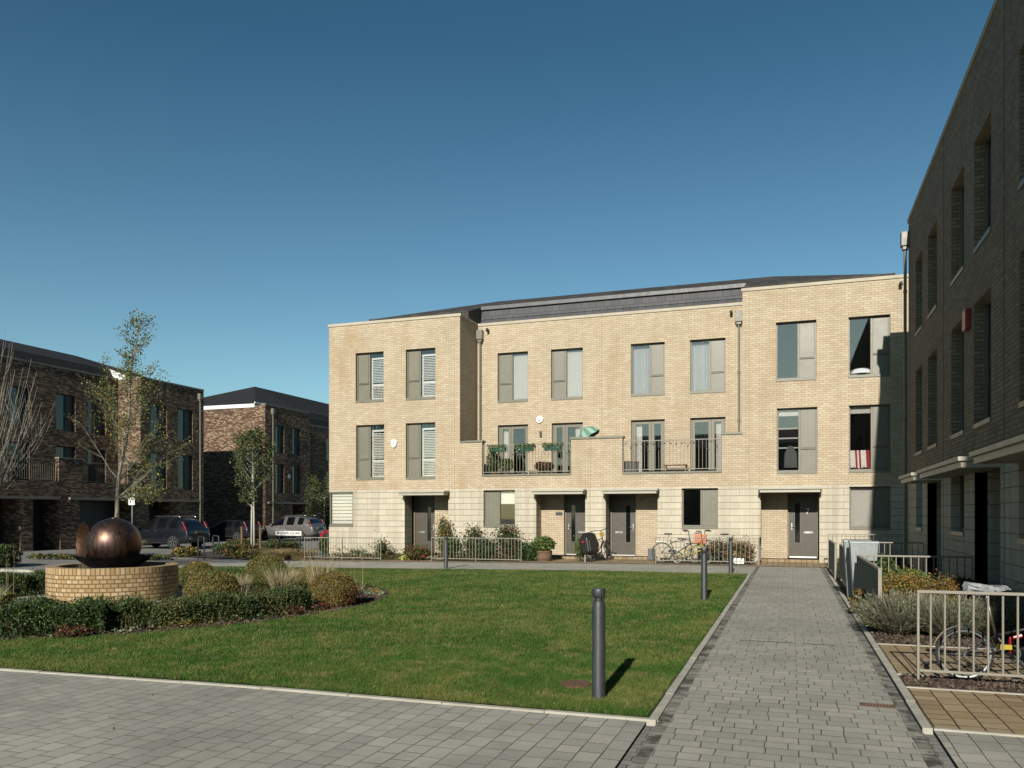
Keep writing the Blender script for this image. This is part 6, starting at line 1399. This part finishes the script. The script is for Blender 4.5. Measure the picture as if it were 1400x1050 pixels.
# ------------------------------------------------------------------ the terrace across the green, behind the camera (it shows in the window panes)
for i in range(7):
    x0 = -24 + i * 5.6; h = thing('terraced_house', '%s buff brick house of the row behind the camera' % ('first', 'second', 'third', 'fourth', 'fifth', 'sixth', 'seventh')[i], 'house', (x0 + 2.8, -34, 0), 'houses across the green behind the camera')
    Pb = lambda u, z, d: (u, -34 - d, z); ops = [(x0 + a, x0 + a + 1.26, z0, z1) for a in (1.0, 3.3) for z0, z1 in ((6.1, 8.1), (2.98, 5.2), (1.1, 2.5))]
    w = MB(); wall(w, Pb, x0, x0 + 5.6, 0, 9.3, ops, .15); w.face([(x0, -42, 0), (x0 + 5.6, -42, 0), (x0 + 5.6, -42, 9.3), (x0, -42, 9.3)]); w.face([(x0, -34, 9.3), (x0 + 5.6, -34, 9.3), (x0 + 5.6, -38, 11.2), (x0, -38, 11.2)]); w.face([(x0, -42, 9.3), (x0 + 5.6, -42, 9.3), (x0 + 5.6, -38, 11.2), (x0, -38, 11.2)]); w.build('wall', M['brick'], h)
    for q in ops: g = MB(); g.fbox(Pb, q[0], q[1], q[2], q[3], .15, .18); g.build('window', M['dglass'], h)
# ------------------------------------------------------------------ sun, sky, camera
sd = Vector((0.035, -1.0, 0.505)).normalized()       # towards the sun
sun = bpy.data.lights.new('sun', 'SUN'); sun.energy = 5.0; sun.angle = R(0.53); sun.color = (1.0, 0.94, 0.84)
so = bpy.data.objects.new('sun', sun); col.objects.link(so); so.rotation_euler = sd.to_track_quat('Z', 'Y').to_euler()
wd = bpy.data.worlds.new('World'); scene.world = wd; wd.use_nodes = True; nt = wd.node_tree; nt.nodes.clear()
sky = nt.nodes.new('ShaderNodeTexSky'); sky.sky_type = 'NISHITA'; sky.sun_disc = False
sky.sun_elevation = math.asin(sd.z); sky.sun_rotation = R(180) - math.atan2(sd.x, -sd.y); sky.altitude = 50; sky.air_density = 1.0; sky.dust_density = 0.6; sky.ozone_density = 2.5
hs = nt.nodes.new('ShaderNodeMix'); hs.data_type = 'RGBA'; hs.blend_type = 'MULTIPLY'; hs.inputs[0].default_value = 1
tc = nt.nodes.new('ShaderNodeTexCoord'); sx = nt.nodes.new('ShaderNodeSeparateXYZ'); rp = nt.nodes.new('ShaderNodeValToRGB')
nt.links.new(tc.outputs['Generated'], sx.inputs[0]); nt.links.new(sx.outputs[2], rp.inputs[0])
rp.color_ramp.elements[0].position = 0.16; rp.color_ramp.elements[0].color = (1.08, 1.36, 1.24, 1); rp.color_ramp.elements[1].position = 0.5; rp.color_ramp.elements[1].color = (0.48, 0.86, 0.88, 1)
nt.links.new(rp.outputs[0], hs.inputs[7])
bg = nt.nodes.new('ShaderNodeBackground'); bg.inputs[1].default_value = 0.05
ow = nt.nodes.new('ShaderNodeOutputWorld'); nt.links.new(sky.outputs[0], hs.inputs[6]); nt.links.new(hs.outputs[2], bg.inputs[0]); nt.links.new(bg.outputs[0], ow.inputs[0])
cam = bpy.data.cameras.new('camera'); co = bpy.data.objects.new('camera', cam); col.objects.link(co)
co.location = (0, 0, 1.65); co.rotation_euler = (R(90), 0, R(19.04)); cam.sensor_width = 36; cam.lens = 36 * 1104 / 1400; cam.shift_y = 177 / 1400; cam.clip_end = 2000
scene.camera = co
scene.view_settings.view_transform = 'Standard'; scene.view_settings.look = 'None'; scene.view_settings.gamma = 1; scene.view_settings.exposure = 0.65
